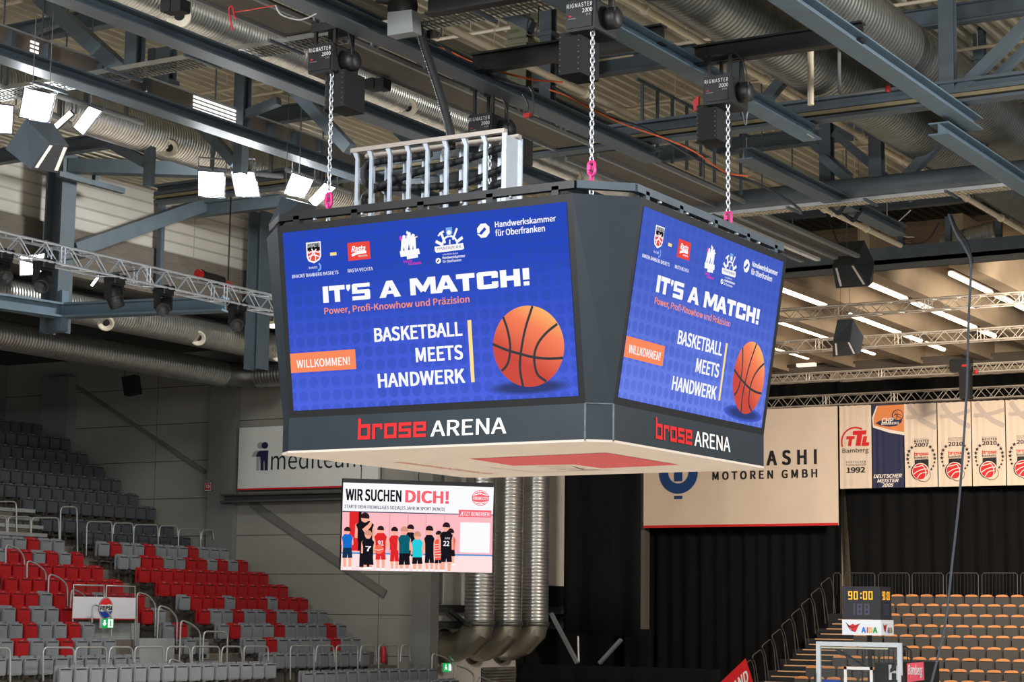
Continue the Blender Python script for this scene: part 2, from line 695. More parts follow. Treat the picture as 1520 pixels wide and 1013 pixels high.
# roof: corrugated sheet, ribs along the hall
m = MB()
x = -21.2
zt = 15.9
prof = []
while x < 18:
    prof += [(x, zt), (x+0.09, zt), (x+0.14, zt-0.13), (x+0.23, zt-0.13)]
    x += 0.28
n = len(prof)
m.add([(p[0], -13.5, p[1]) for p in prof]+[(p[0], 31.5, p[1]) for p in prof], [(i, i+1, n+i+1, n+i) for i in range(n-1)])
m.box(-21.2, 18, -13.5, 31.5, zt+0.05, zt+0.2)
struct(m.build('ceiling', DECK))
m = MB()
m.box(-19.5, 16, 25.2, YB, 14.85, 15.0)
struct(m.build('ceiling_far', CEILB))

# roof girders below the sheet, along the hall
def girder(name, X, y0, y1, z, w_=0.30, h=0.34, m_=None):
    mm = MB()
    w_, h = 0.34, 0.21
    mm.ibeam((X, y0, z+h/2), (X, y1, z+h/2), w_, h, 0.025)
    return struct(mm.build(name, m_ or STEEL))
girder('roof_beam', -7.2, -13, 14, 12.7, 0.30, 0.36)
girder('roof_beam', -4.35, -13, 10, 12.7, 0.26, 0.36)
girder('roof_beam', -1.62, -13, 7.1, 12.7, 0.28, 0.34)
girder('roof_beam', 1.52, -13, 6.9, 12.7, 0.28, 0.34, STEEL_B)
girder('roof_beam', 4.12, -13, 7.6, 12.72, 0.30, 0.34, STEEL_B)
girder('roof_beam', 3.92, 6.4, 22, 12.42, 0.30, 0.34, STEEL_B)
girder('roof_beam', 0.05, 7.3, 15.3, 12.62, 0.28, 0.34)
girder('roof_beam', -10.2, -13, 16, 15.35, 0.25, 0.3)
girder('roof_beam', -6.4, -13, 16, 15.35, 0.25, 0.3)
girder('roof_beam', -14.2, -13, 16, 15.35, 0.25, 0.3)
# girders across the hall
m = MB()
zc = 12.98
for (dz, hh, mi_) in ((0.0, 0.05, 0), (0.09, 0.06, 1), (0.17, 0.07, 0), (0.34, 0.05, 0)):
    m.bar((-13, 6.75, zc+dz+0.025), (13, 6.75, zc+dz+0.025), 0.30 if mi_ == 0 else 0.33, hh, mi_)
m.bar((-13, 6.75, zc+0.2), (13, 6.75, zc+0.2), 0.06, 0.34, 0)
struct(m.build('roof_beam_cross', [STEEL, mat('ochre_strip', (124, 114, 88), 0.6, 0, 0.1, 4)]))
m = MB()
m.tube([(-9, 12.1, 13.0), (13, 12.1, 13.0)], 0.21, 20)
struct(m.build('roof_beam_round', STEEL))
for yy, zz in ((2.0, 15.3), (9.2, 15.3), (16.4, 15.3), (24.0, 15.3)):
    m = MB()
    m.ibeam((-20.9, yy, zz), (14, yy, zz), 0.24, 0.36, 0.03)
    struct(m.build('roof_purlin', STEEL))
# lower box girder in front of the far ceiling
m = MB()
yb_, zb_ = 21.6, 13.25
m.box(-9, 14, yb_, yb_+0.9, zb_, zb_+0.10)
m.box(-9, 14, yb_, yb_+0.06, zb_, zb_+0.42)
m.box(-9, 14, yb_+0.84, yb_+0.9, zb_, zb_+0.42)
struct(m.build('roof_beam_box', STEEL))
# beams under the far ceiling
for X in (-14.1, -11.55, -9.05, -6.55, -4.05, -1.55, 0.95):
    m = MB()
    yy0 = 24.0 if X > -7 else 23.0
    m.box(X-0.16, X+0.16, yy0, YB, 13.62, 14.85)
    m.box(X-0.24, X+0.24, yy0, YB, 13.50, 13.62)
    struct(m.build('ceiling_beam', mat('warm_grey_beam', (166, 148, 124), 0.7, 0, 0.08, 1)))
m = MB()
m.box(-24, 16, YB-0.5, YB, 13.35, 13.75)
struct(m.build('roof_beam_end', mat('dark_warm_beam', (88, 80, 70), 0.8, 0, 0.1, 1)))  # end beam in one even dark warm grey


# posts and diagonals of the roof trusses
def post(u, v, Y, z0, z1, w_=0.22, m_=None, d=0.22):
    p = ony(u, v, Y)
    mm = MB()
    mm.ibeam((p.x, Y, z0), (p.x, Y, z1), w_, d, 0.03, 0, (0, 1, 0))
    mm.box(p.x-w_*.65, p.x+w_*.65, Y-d*.65, Y+d*.65, z1-0.9, z1-0.82)
    mm.box(p.x-w_*.65, p.x+w_*.65, Y-d*.65, Y+d*.65, z1-0.66, z1-0.58)
    return struct(mm.build('truss_post', m_ or STEEL))


def brace(a, b, Y=None, w_=0.17, pts=None, m_=None):
    p, q = pts or (ony(a[0], a[1], Y), ony(b[0], b[1], Y))
    mm = MB()
    mm.bar(p, q, w_, w_)
    return struct(mm.build('truss_brace', m_ or STEEL))


post(1302, 300, 12.1, 13.1, 15.9, 0.26)
post(1408, 140, 6.75, 13.2, 15.9, 0.24)
post(1092, 195, 6.75, 13.2, 15.9, 0.24)
post(1228, 310, 12.4, 13.1, 15.9, 0.24)
post(1459, 300, 12.1, 13.1, 15.9, 0.20)
post(812, 215, 6.75, 13.2, 15.9, 0.24)
post(771, 215, 7.0, 13.2, 15.9, 0.42, mat('olive_post', (118, 116, 92), 0.7, 0, 0.08, 2), 0.3)
post(1420, 40, 2.0, 14.6, 15.9, 0.30, mat('olive_post', (118, 116, 92)), 0.3)
post(200, 80, -1.0, 13.0, 15.9, 0.24)
post(360, 150, 2.6, 13.0, 15.9, 0.22)
post(245, 140, 1.2, 13.0, 14.2, 0.30)
post(628, 200, 6.75, 13.2, 15.9, 0.2)
brace((1220, 233), (1297, 300), 12.1)
brace((1238, 198), (1354, 296), 12.4, 0.15)
brace((1314.7, 296.6), (1413, 190), 12.1, 0.19)
brace((1423, 137), (1530, 30), 6.75, 0.18)
brace((1465, 130), (1540, 55), 7.1, 0.14)
brace((1127, 161), (1222, 46), 6.75, 0.18)
brace((1222, 50), (1285, -10), 6.75, 0.18)
brace((700, -5), (790, 40), 6.75, 0.2)
brace((60, -4), (190, 112), -1.0, 0.24)
brace((25, 54), (90, 31), -0.6, 0.14)
brace((425, 120), (520, 222), 2.6, 0.2)
brace((360, 172), (414, 150), 2.6, 0.14)
brace((590, 195), (660, 260), 6.75, 0.16)
brace((1190, 200), (1262, 262), 12.4, 0.14)
# left wing: H columns, horizontal and raking braces in front of the pale cladding
XH = -20.2
for u, vv, w_ in ((88, 345, 0.55), (385, 385, 0.48)):
    p = onx(u, vv, XH)
    m = MB()
    m.ibeam((p.x, p.y, 11.3), (p.x, p.y, 15.9), 0.5, w_, 0.06, 0, (1, 0, 0))
    struct(m.build('steel_column', STEEL))
for u, w_ in ((240, 0.14),):
    p = onx(u, 320, XH-0.5)
    m = MB()
    m.bar((p.x, p.y, 12.6), (p.x, p.y, 15.9), w_, w_)
    struct(m.build('steel_column_slim', STEEL))
zb1 = onx(102, 247, -20.0).z
brace(None, None, pts=(onx(102, 247, -20.0), onz(490, 258, zb1)), w_=0.34)
zb2 = onx(102, 362, -20.2).z
brace(None, None, pts=(onx(108, 372, -20.2), onx(330, 294, -19.9)), w_=0.36)
brace(None, None, pts=(onx(106, 232, -20.7), onx(400, 320, -20.7)), w_=0.16)
brace(None, None, pts=(onx(86, 258, -19.6), onx(183, 284, -19.6)), w_=0.13)
brace(None, None, pts=(onx(143, 250, -19.6), onx(141, 273, -19.6)), w_=0.12)
brace((300, 188), (350, 243), 4.0, 0.18)
brace((163, 212), (217, 242), 4.0, 0.2)
p = ony(357, 244, 4.0)
m = MB()
m.bar((p.x, 4.0, 12.6), (p.x, 4.0, 15.3), 0.2, 0.2)
struct(m.build('truss_post', STEEL))
p = ony(222, 240, 4.0)
m = MB()
m.bar((p.x, 4.0, 12.6), (p.x, 4.0, 15.3), 0.16, 0.16)
struct(m.build('truss_post', STEEL))
# bent lintel at the column foot
pA, pB, pC = onx(-10, 447, -19.9), onx(92, 462, -19.9), None
pC = onz(335, 452, pB.z)
m = MB()
m.ibeam(pA, pB, 0.4, 0.36, 0.05)
struct(m.build('lintel_beam', STEEL_B))
m = MB()
m.ibeam(pB, pC, 0.4, 0.36, 0.05)
struct(m.build('lintel_beam', STEEL_B))
m = MB()
m.box(pB.x-0.1, pB.x+0.1, pB.y-0.12, pB.y+0.12, pB.z-0.5, pB.z+0.5)
struct(m.build('lintel_plate', STEEL_B))
# flat braces on the concrete wall and the ledge under the sponsor board
def wallbar(a, b, w_):
    p, q = ony(a[0], a[1], YW-0.04), ony(b[0], b[1], YW-0.04)
    mm = MB()
    mm.bar(p, q, w_, 0.06, 0, (0, 1, 0))
    struct(mm.build('wall_brace', mat('brace_grey', (104, 101, 96), 0.8, 0, 0.08, 1)))
wallbar((372, 747), (572, 882), 0.24)
wallbar((92, 560), (305, 701), 0.12)
a, b = ony(334, 741, YW-0.35), ony(640, 735, YW-0.35)
m = MB()
m.ibeam(a, (b.x, a.y, a.z), 0.5, 0.26, 0.05)
struct(m.build('wall_ledge_beam', mat('dark_ledge', (66, 65, 62), 0.8, 0, 0.1, 1)))
# steel shelf rails and frames by the standing ducts
for v in (904, 928):
    a = onx(652, v, XW+0.25)
    m = MB()
    m.ibeam((XW+0.25, 26.0, a.z), (XW+0.25, 38, a.z), 0.2, 0.24, 0.03)
    struct(m.build('wall_rail_beam', mat('dark_ledge', (66, 65, 62))))
a = onx(666, 908, XW+0.2)
m = MB()
m.bar(onx(666, 906, XW+0.3), onx(688, 924, XW+0.3), 0.12, 0.12)
struct(m.build('wall_brace', STEEL))
m = MB()
a = onx(648, 800, XW+0.1)
for dy in (0.0, 0.25, 0.6):
    m.bar((XW+0.1, a.y-0.3+dy, 4.9), (XW+0.1, a.y-0.3+dy, 9.5), 0.08, 0.08)
struct(m.build('wall_track', STEEL_L))


# ================================================================== black curtains
def curtain(name, x0, x1, y, z0, z1, label, slant=0.0, amp=0.09, pitch=0.55):
    mm = MB()
    nx = int((x1-x0)/(pitch/8))
    vs = []
    for j in range(7):
        t = j/6
        z = z1+(z0-z1)*t
        for i in range(nx+1):
            s = i/nx
            xx = x0+slant*t*(1-s)**6+(x1-x0)*s
            ph = 2*PI*(xx/pitch)+1.3*math.sin(xx*0.9)
            vs.append((xx, y+amp*(0.5+0.5*t)*math.sin(ph)+0.03*math.sin(7.1*xx), z+0.04*math.sin(xx*1.3)*(j == 6)))
    fs = []
    for j in range(6):
        for i in range(nx):
            a = j*(nx+1)+i
            fs.append((a, a+1, a+nx+2, a+nx+1))
    mm.add(vs, fs, 0, True)
    o = mm.build(name, CURT)
    md = o.modifiers.new('cloth_thickness', 'SOLIDIFY')
    md.thickness = 0.01
    return tag(o, label, 'curtain')


curtain('stage_curtain', -19.4, -11.75, 41.9, 0.1, 13.0, 'black floor-length curtain behind the big cream motor company banner')
curtain('stage_curtain', -11.8, 12, 41.75, 0.1, 12.95, 'black floor-length curtain behind the championship banners and the orange-edged seats', 0.75)
a, b = ony(838, 942, 33.0), ony(951, 935, 33.0)
curtain('stage_curtain', a.x, b.x, 33.0, a.z, 14.87, 'black hanging curtain ending in mid air beside the standing silver ducts', 0.0, 0.05, 1.1)
a, b = ony(764, 986, 31.0), ony(1065, 992, 31.0)
curtain('low_curtain', a.x, b.x, 31.2, 0.05, a.z, 'low black curtain wall below the hanging one, next to the air vent', 0.0, 0.03, 1.4)
for nm, a_, b_ in (('strut', (818, 911), (857, 985)), ('strut', (922, 950), (890, 985))):
    p, q = ony(a_[0], a_[1], 32.2), ony(b_[0], b_[1], 32.2)
    m = MB()
    m.bar(p, q, 0.14, 0.1)
    struct(m.build('scaffold_brace', STEEL_L))
p = ony(858, 945, 32.3)
m = MB()
m.tube([p, ony(859, 984, 32.3)], 0.03, 8)
struct(m.build('scaffold_pole', WHITE))
curtain('stage_curtain', ony(816, 960, 37.0).x, ony(937, 940, 37.0).x, 37.0, 0.1, 6.2, 'black curtain low behind the pale braces under the hanging one', 0.0, 0.05, 1.2)
p = onz(680, 12, 12.95)
m = MB()
m.ibeam((onz(622, 20, 13.05).x+0.3, p.y, 13.05), (1.5, p.y, 13.05), 0.2, 0.28, 0.03)
struct(m.build('hoist_carrier_beam', BLACK))
m = MB()
for k in range(60):
    ya = 32.6+k*0.08
    m.add([(XW+0.10+0.04*math.sin(ya*6), ya, 0.1), (XW+0.10+0.04*math.sin((ya+.08)*6), ya+0.08, 0.1), (XW+0.10+0.04*math.sin((ya+.08)*6), ya+0.08, 5.6), (XW+0.10+0.04*math.sin(ya*6), ya, 5.6)], [(0, 1, 2, 3)])
o = m.build('stage_curtain', CURT)
md = o.modifiers.new('cloth_thickness', 'SOLIDIFY')
md.thickness = 0.01
tag(o, 'short black curtain along the pale wall beyond the last standing duct', 'curtain')
a, b = ony(926, 934, 36.6), ony(966, 934, 36.6)
curtain('stage_curtain', a.x, b.x, 36.6, 0.1, a.z, 'narrow black curtain at the foot of the pale column', 0.0, 0.03, 0.8)

# ================================================================== VIDEO CUBE
ZB, ZF, ZT = 6.721, 7.204, 9.810
HX, HY = 2.586, 2.553        # half size at the fascia
FX, FY = 2.314, 2.329        # half width of the front / side faces
OFF = 0.388
BEZ = mat('black_bezel', (19, 22, 25), 0.45, 0.05, 0.08, 2)
BLUE = bpy.data.materials.new('led_blue')


def led_blue(m, top, bottom, dot):
    m.use_nodes = True
    nt = m.node_tree
    nt.nodes.remove(nt.nodes['Principled BSDF'])
    tc = nt.nodes.new('ShaderNodeTexCoord')
    sp = nt.nodes.new('ShaderNodeSeparateXYZ')
    nt.links.new(tc.outputs['Object'], sp.inputs[0])
    # picture content: blue sheet, lighter towards its lower edge, with a grid of darker dots
    f = math_node(nt, 'DIVIDE', sp.outputs['Y'], 2.5)
    rp = nt.nodes.new('ShaderNodeValToRGB')
    rp.color_ramp.elements[0].color = srgb(*bottom)
    rp.color_ramp.elements[1].color = srgb(*top)
    rp.color_ramp.elements[1].position = 0.75
    nt.links.new(f, rp.inputs['Fac'])
    vo = nt.nodes.new('ShaderNodeTexVoronoi')
    vo.voronoi_dimensions = '2D'
    vo.inputs['Scale'].default_value = 5.4
    vo.inputs['Randomness'].default_value = 0.0
    nt.links.new(tc.outputs['Object'], vo.inputs['Vector'])
    d = math_node(nt, 'LESS_THAN', vo.outputs['Distance'], 0.40)
    nz = nt.nodes.new('ShaderNodeTexNoise')
    nz.inputs['Scale'].default_value = 0.9
    nt.links.new(tc.outputs['Object'], nz.inputs['Vector'])
    k = math_node(nt, 'MULTIPLY', d, math_node(nt, 'MULTIPLY', nz.outputs['Fac'], 0.75))
    mix = nt.nodes.new('ShaderNodeMixRGB')
    nt.links.new(k, mix.inputs[0])
    nt.links.new(rp.outputs['Color'], mix.inputs[1])
    mix.inputs[2].default_value = srgb(*dot)
    e = nt.nodes.new('ShaderNodeEmission')
    nt.links.new(mix.outputs[0], e.inputs['Color'])
    nt.links.new(e.outputs[0], nt.nodes['Material Output'].inputs[0])


led_blue(BLUE, (40, 72, 188), (80, 102, 226), (46, 76, 166))
BLUE_R = bpy.data.materials.new('led_blue_side_screen')
led_blue(BLUE_R, (70, 96, 196), (112, 134, 236), (62, 86, 186))
BALL = bpy.data.materials.new('led_ball_picture')
BALL.use_nodes = True
_nt = BALL.node_tree
_nt.nodes.remove(_nt.nodes['Principled BSDF'])
_tc = _nt.nodes.new('ShaderNodeTexCoord')
_sp = _nt.nodes.new('ShaderNodeSeparateXYZ')
_nt.links.new(_tc.outputs['Object'], _sp.inputs[0])
_s = math_node(_nt, 'ADD', math_node(_nt, 'MULTIPLY', _sp.outputs['X'], 0.45), math_node(_nt, 'MULTIPLY', _sp.outputs['Y'], 0.75))
_fac = math_node(_nt, 'SUBTRACT', _s, 1.95)
_rp = _nt.nodes.new('ShaderNodeValToRGB')
_rp.color_ramp.elements[0].color = srgb(206, 78, 66)
_rp.color_ramp.elements[0].position = 0.05
_rp.color_ramp.elements[1].color = srgb(255, 214, 120)
_rp.color_ramp.elements[1].position = 0.86
_e1 = _rp.color_ramp.elements.new(0.48)
_e1.color = srgb(250, 132, 94)
_nt.links.new(_fac, _rp.inputs['Fac'])
_e = _nt.nodes.new('ShaderNodeEmission')
_nt.links.new(_rp.outputs['Color'], _e.inputs['Color'])
_nt.links.new(_e.outputs[0], _nt.nodes['Material Output'].inputs[0])

L_WHITE = glow('led_white', (252, 252, 255))
L_ORANGE = glow('led_orange', (250, 140, 96))
L_SALMON = glow('led_salmon', (252, 150, 112))
L_RED = glow('led_red', (236, 74, 62))
L_SEAM = glow('led_seam', (64, 64, 68))
L_YEL = glow('led_cream_bar', (255, 226, 150))
L_PINK = glow('led_pink', (226, 60, 190))
L_NAVY = glow('led_navy', (34, 40, 92))
L_BLACK = glow('led_black', (24, 22, 30))
L_SHADE = glow('led_ball_shade', (52, 66, 128))
L_SHADE2 = glow('led_ball_shade_soft', (62, 82, 172))
L_LBLUE = glow('led_light_blue', (120, 170, 240))

cube = thing('video_cube', 'large four-sided hanging video cube with blue match screens and slate fascia lettering', 'scoreboard', (0, 0, ZB))


def octo(z, o):
    hx, hy = HX+o, HY+o
    return [(-FX, -hy, z), (FX, -hy, z), (hx, -FY, z), (hx, FY, z), (FX, hy, z), (-FX, hy, z), (-hx, FY, z), (-hx, -FY, z)]


def ring_faces(lo, hi, inset_top=True):
    n = len(lo)
    return lo+hi, [(i, (i+1) % n, n+(i+1) % n, n+i) for i in range(n)]


# body above the fascia: bezel on the four faces, slate panels on the cut corners
for i in range(8):
    lo, hi = octo(ZF, 0.0), octo(ZT, OFF)
    lo2, hi2 = octo(ZF, -0.12), octo(ZT, OFF-0.12)
    j = (i+1) % 8
    m = MB()
    m.hexa([lo[i], lo[j], hi[j], hi[i]], [lo2[i], lo2[j], hi2[j], hi2[i]])
    corner = i % 2 == 1
    m.build('corner_panel' if corner else 'screen_bezel', HOUSE if corner else BEZ, cube)
    # fascia
    lo, hi = octo(ZB+0.012, 0.0), octo(ZF, 0.0)
    lo2, hi2 = octo(ZB+0.012, -0.10), octo(ZF, -0.10)
    m = MB()
    m.hexa([lo[i], lo[j], hi[j], hi[i]], [lo2[i], lo2[j], hi2[j], hi2[i]])
    m.build('corner_fascia' if corner else 'fascia', HOUSE, cube)
# pale aluminium edge strips of the corner boxes
m = MB()
for i in (1, 2):
    p = Vector(octo(ZB+0.012, 0.006)[i])
    q = Vector(octo(ZF, 0.006)[i])
    m.bar(p, q, 0.018, 0.018)
m.bar(Vector(octo(ZF, 0.006)[1]), Vector(octo(ZF, 0.006)[2]), 0.014, 0.014)
m.build('edge_trim', mat('edge_grey', (96, 106, 114), 0.5, 0.2, 0.3, 9), cube)
# underside board
m = MB()
lo = octo(ZB, 0.003)
hi = octo(ZB+0.03, 0.003)
vs, fs = ring_faces(lo, hi)
m.add(vs, fs+[tuple(range(8)), tuple(range(8, 16))])
under = m.build('underside_board', mat('cream_underside', (208, 197, 187), 0.7, 0, 0.03, 1), cube)
pu = Panel((-HX, -HY, ZB), (1, 0, 0), (0, -1, 0), 0.004)
U_RED = mat('underside_red', (200, 74, 78), 0.7, 0, 0.03, 1)
U_INK = mat('underside_ink', (70, 66, 66), 0.7, 0, 0.03, 1)
pu.ppoly([(696.2, 681), (900.4, 672.2), (1007.6, 690), (893, 695.3), (851.6, 689.4), (761.3, 691.4)], U_RED)
pu.pline([(727, 694), (794, 701), (912, 697.5)], 0.025, U_INK, 1, False)
for L_ in ([(797, 692.5), (850, 692), (868, 698)], [(815, 695), (840, 694.5)], [(826, 697.5), (868, 695)], [(843, 698.5), (890, 697.3)]):
    pu.pline(L_, 0.035, U_INK, 1, False)
pu.build('underside_artwork', under)
pt = Panel((-HX, -HY, ZB), (0, 1, 0), (1, 0, 0), 0.004)
a, b = pt.uv((583, 686)), pt.uv((733, 703.5))
pt.text('www.brose-arena.de', a[0], b[0], a[1]-0.02, a[1]+0.22, U_RED, 1, 0.0)
pt.build('underside_lettering', under)


# fascia lettering: squared red letters + plain white capitals
def blk(P, x, y, s, segs, th, m, slant=0.0):
    for (x0, y0, x1, y1) in segs:
        if abs(x1-x0) >= abs(y1-y0):
            P.rect(x+min(x0, x1)*s[0], x+max(x0, x1)*s[0], y+y0*s[1], y+(y0+th)*s[1], m, 2)
        else:
            P.rect(x+x0*s[0], x+(x0+th*s[1]/s[0])*s[0], y+min(y0, y1)*s[1], y+max(y0, y1)*s[1], m, 2)


def brose(P, u0, u1, v0, v1, m):
    """five squared lower-case letters: x-height 0.7 of the ascender"""
    H = v1-v0
    W = u1-u0
    th = 0.17*H
    xh = 0.72*H
    lw = W*0.183
    gap = (W-4*lw-W*0.15)/4
    x = u0
    R = P.rect
    # b
    R(x, x+th, v0, v1, m, 2)
    R(x, x+lw, v0, v0+th, m, 2)
    R(x, x+lw, v0+xh-th, v0+xh, m, 2)
    R(x+lw-th, x+lw, v0, v0+xh, m, 2)
    x += lw+gap
    rw = W*0.15
    R(x, x+th, v0, v0+xh, m, 2)
    R(x, x+rw, v0+xh-th, v0+xh, m, 2)
    R(x+rw-th*.75, x+rw, v0+xh-th*1.6, v0+xh, m, 2)
    x += rw+gap
    # o
    R(x, x+th, v0, v0+xh, m, 2)
    R(x+lw-th, x+lw, v0, v0+xh, m, 2)
    R(x, x+lw, v0, v0+th, m, 2)
    R(x, x+lw, v0+xh-th, v0+xh, m, 2)
    x += lw+gap
    # s
    mid = v0+xh/2
    R(x, x+lw, v0, v0+th*.95, m, 2)
    R(x, x+lw, mid-th*.42, mid+th*.42, m, 2)
    R(x, x+lw, v0+xh-th*.95, v0+xh, m, 2)
    R(x, x+th, mid, v0+xh, m, 2)
    R(x+lw-th, x+lw, v0, mid, m, 2)
    x += lw+gap
    # e
    R(x, x+th, v0, v0+xh, m, 2)
    R(x, x+lw, v0, v0+th*.95, m, 2)
    R(x, x+lw, mid-th*.42, mid+th*.42, m, 2)
    R(x, x+lw, v0+xh-th*.95, v0+xh, m, 2)
    R(x+lw-th, x+lw, mid, v0+xh, m, 2)


F_RED = mat('fascia_red', (206, 18, 22), 0.5, 0, 0.03, 3)
F_WHITE = mat('fascia_white', (240, 240, 240), 0.5, 0, 0.02, 3)
pf = Panel((-FX, -HY, ZB), (1, 0, 0), (0, 0, 1), 0.004)
a, b, c = pf.uv((531.7, 653.2)), pf.uv((632.6, 649.5)), pf.uv((531.7, 622))
brose(pf, a[0], b[0], a[1], c[1], F_RED)
d, e = pf.uv((639.5, 648)), pf.uv((752, 643.8))
t = pf.uv((739, 621))
pf.text('ARENA', d[0], e[0], (d[1]+e[1])/2, t[1], F_WHITE, 2, 0.012)
fl = pf.build('fascia_lettering', cube)
pr = Panel((HX, -FY, ZB), (0, 1, 0), (0, 0, 1), 0.004)
for (O_, U_) in (((HX, -FY), (0, 1, 0)), ((FX, HY), (-1, 0, 0)), ((-HX, FY), (0, -1, 0))):
    P2 = Panel((O_[0], O_[1], ZB), U_, (0, 0, 1), 0.004)
    P2.mb, P2.mats = pf.mb, pf.mats
    P2.build('fascia_lettering', cube)

# screens
mg = 0.088
slope = Vector((0, -OFF, ZT-ZF)).normalized()
z0s, z1s = 0.093, 0.099
Hs = math.hypot(OFF, ZT-ZF)
V_f = Vector((0, -OFF, ZT-ZF)).normalized()
O_f = Vector((-FX+mg, -HY, ZF)) + V_f*(z0s*Hs/(ZT-ZF)) + Vector((0, -0.006, 0))
SW = 2*FX-2*mg
SH = Hs*(1-(z0s+z1s)/(ZT-ZF))
ps = Panel(O_f, (1, 0, 0), V_f, 0.0025)
ps.rect(0, SW, 0, SH, BLUE, 0)
# --- headline row
# wide squared capitals, drawn stroke by stroke
BLOCK = {
    'I': [[(0, 0), (1, 0), (1, 1), (0, 1)]],
    'T': [[(0, .72), (1, .72), (1, 1), (0, 1)], [(.34, 0), (.68, 0), (.68, .74), (.34, .74)]],
    "'": [[(.1, .98), (1, .98), (.95, .74), (.45, .58), (.1, .74)]],
    'S': [[(.04, .77), (1, .77), (1, 1), (.10, 1), (0, .94), (0, .77)], [(0, .39), (.94, .39), (1, .45), (1, .55), (.94, .62), (0, .62)], [(0, 0), (.93, 0), (1, .07), (1, .24), (0, .24)], [(0, .5), (.3, .5), (.3, .9), (0, .9)], [(.7, .08), (1, .08), (1, .5), (.7, .5)]],
    'A': [[(0, 0), (.30, 0), (.60, 1), (.36, 1)], [(.70, 0), (1, 0), (.64, 1), (.40, 1)], [(.2, .2), (.8, .2), (.74, .40), (.26, .40)]],
    'M': [[(0, 0), (.21, 0), (.21, 1), (0, 1)], [(.79, 0), (1, 0), (1, 1), (.79, 1)], [(.05, 1), (.29, 1), (.58, .30), (.42, .12)], [(.71, 1), (.95, 1), (.58, .12), (.42, .30)]],
    'C': [[(0, .75), (1, .75), (1, .92), (.92, 1), (.1, 1), (0, .92)], [(0, .08), (.1, 0), (.92, 0), (1, .08), (1, .25), (0, .25)], [(0, .1), (.31, .1), (.31, .9), (0, .9)], [(.70, .6), (1, .6), (1, .8), (.70, .8)], [(.70, .2), (1, .2), (1, .4), (.70, .4)]],
    'H': [[(0, 0), (.32, 0), (.32, 1), (0, 1)], [(.68, 0), (1, 0), (1, 1), (.68, 1)], [(.3, .37), (.7, .37), (.7, .64), (.3, .64)]],
    '!': [[(0, .34), (1, .34), (1, 1), (0, 1)], [(.05, 0), (.95, 0), (.95, .24), (.05, .24)]]}
h0, h1, h2 = ps.uv((480.4, 449.9)), ps.uv((787, 423.8)), ps.uv((479.6, 425.6))
for ch, s0, s1 in (('I', 183, 203), ('T', 206, 263), ("'", 267, 284), ('S', 289, 353), ('A', 385, 461), ('M', 494, 582), ('A', 578, 656), ('T', 652, 714), ('C', 721, 791), ('H', 798, 863), ('!', 872, 893)):
    xa = h0[0]+(h1[0]-h0[0])*(s0-183)/710
    xb = h0[0]+(h1[0]-h0[0])*(s1-183)/710
    yb = (h0[1]+h1[1])/2
    yh = h2[1]-h0[1]
    for pl in BLOCK[ch]:
        ps.poly([(xa+(xb-xa)*p[0], yb+yh*p[1]) for p in pl], L_WHITE, 2)
ps.ptext('Power, Profi-Knowhow und Präzision', (482, 466.5), (697.5, 449), (482, 456.4), L_SALMON, 2, 0.012)
ps.ptext('BASKETBALL', (556.4, 507.8), (687, 497.8), (555, 488.0), L_WHITE, 2, 0.026)
ps.ptext('MEETS', (618, 537.8), (688, 532.8), (617.3, 517.2), L_WHITE, 2, 0.026)
ps.ptext('HANDWERK', (561.9, 575.7), (691, 568.0), (561, 556), L_WHITE, 2, 0.026)
ps.ppoly([(694, 475.8), (699.7, 475.1), (705, 567.4), (699.7, 567.9)], L_YEL, 2)
a, b = ps.uv((529, 548)), ps.uv((527.3, 518.6))
ps.rect(0, a[0], a[1], b[1], L_ORANGE, 1)
ps.ptext('WILLKOMMEN!', (441, 547), (520, 541.2), (440.3, 535.3), L_WHITE, 2, 0.012)
# --- shield with ball
sh = [(454.2, 360.8), (476, 358.2), (477, 380), (474.5, 386), (466.5, 391.2), (458, 388), (455.5, 382)]
ps.ppoly(sh, L_WHITE, 1)
ps.ppoly([(456, 362.5), (474.6, 360.2), (475.4, 372), (456.8, 373)], L_BLACK, 2)
ps.ptext('BASKETS', (457, 368), (474.5, 366), (456.8, 363), L_WHITE, 3, 0.0)
ps.pellipse((466, 378.3), 9.0, 9.6, L_RED, 2)
for L_ in ([(458, 376), (466, 373.5), (474, 375)], [(458.2, 382), (466, 378.5), (474, 381)], [(463, 369.5), (468, 378), (469, 387)], [(470, 370), (463.5, 378), (461, 386)]):
    ps.pline(L_, 0.016, L_WHITE, 3)
ps.ptext('Bank365', (459, 399.5), (471.5, 398.5), (459, 395.8), L_WHITE, 2)
a = ps.uv((472, 396.5))
ps.ring(a, 0.035, 0.06, L_LBLUE, 2, -1.6, 1.2, 14)
ps.ptext('BMA365 BAMBERG BASKETS', (434.2, 412.6), (502.8, 407.6), (434, 407.6), L_WHITE, 2, 0.004)
ps.ppoly([(490.3, 375.3), (499.8, 374.4), (500, 379.0), (490.6, 379.9)], L_YEL, 2)
# --- red club square
ps.ppoly([(515.8, 361.2), (548.4, 358), (550.5, 384.2), (517.3, 387.8)], L_RED, 1)
ps.ptext('Rasta', (522, 375), (543, 372), (522, 366.4), L_WHITE, 2, 0.03, 0.3)
ps.pline([(522.5, 379.5), (532, 375.6), (544, 374)], 0.035, L_WHITE, 2)
ps.ptext('VECHTA', (532, 381.8), (545.6, 380.3), (532, 379.4), L_WHITE, 2, 0.01)
ps.ptext('RASTA VECHTA', (516.9, 404.6), (554, 401.6), (516.7, 399.6), L_WHITE, 2, 0.004)
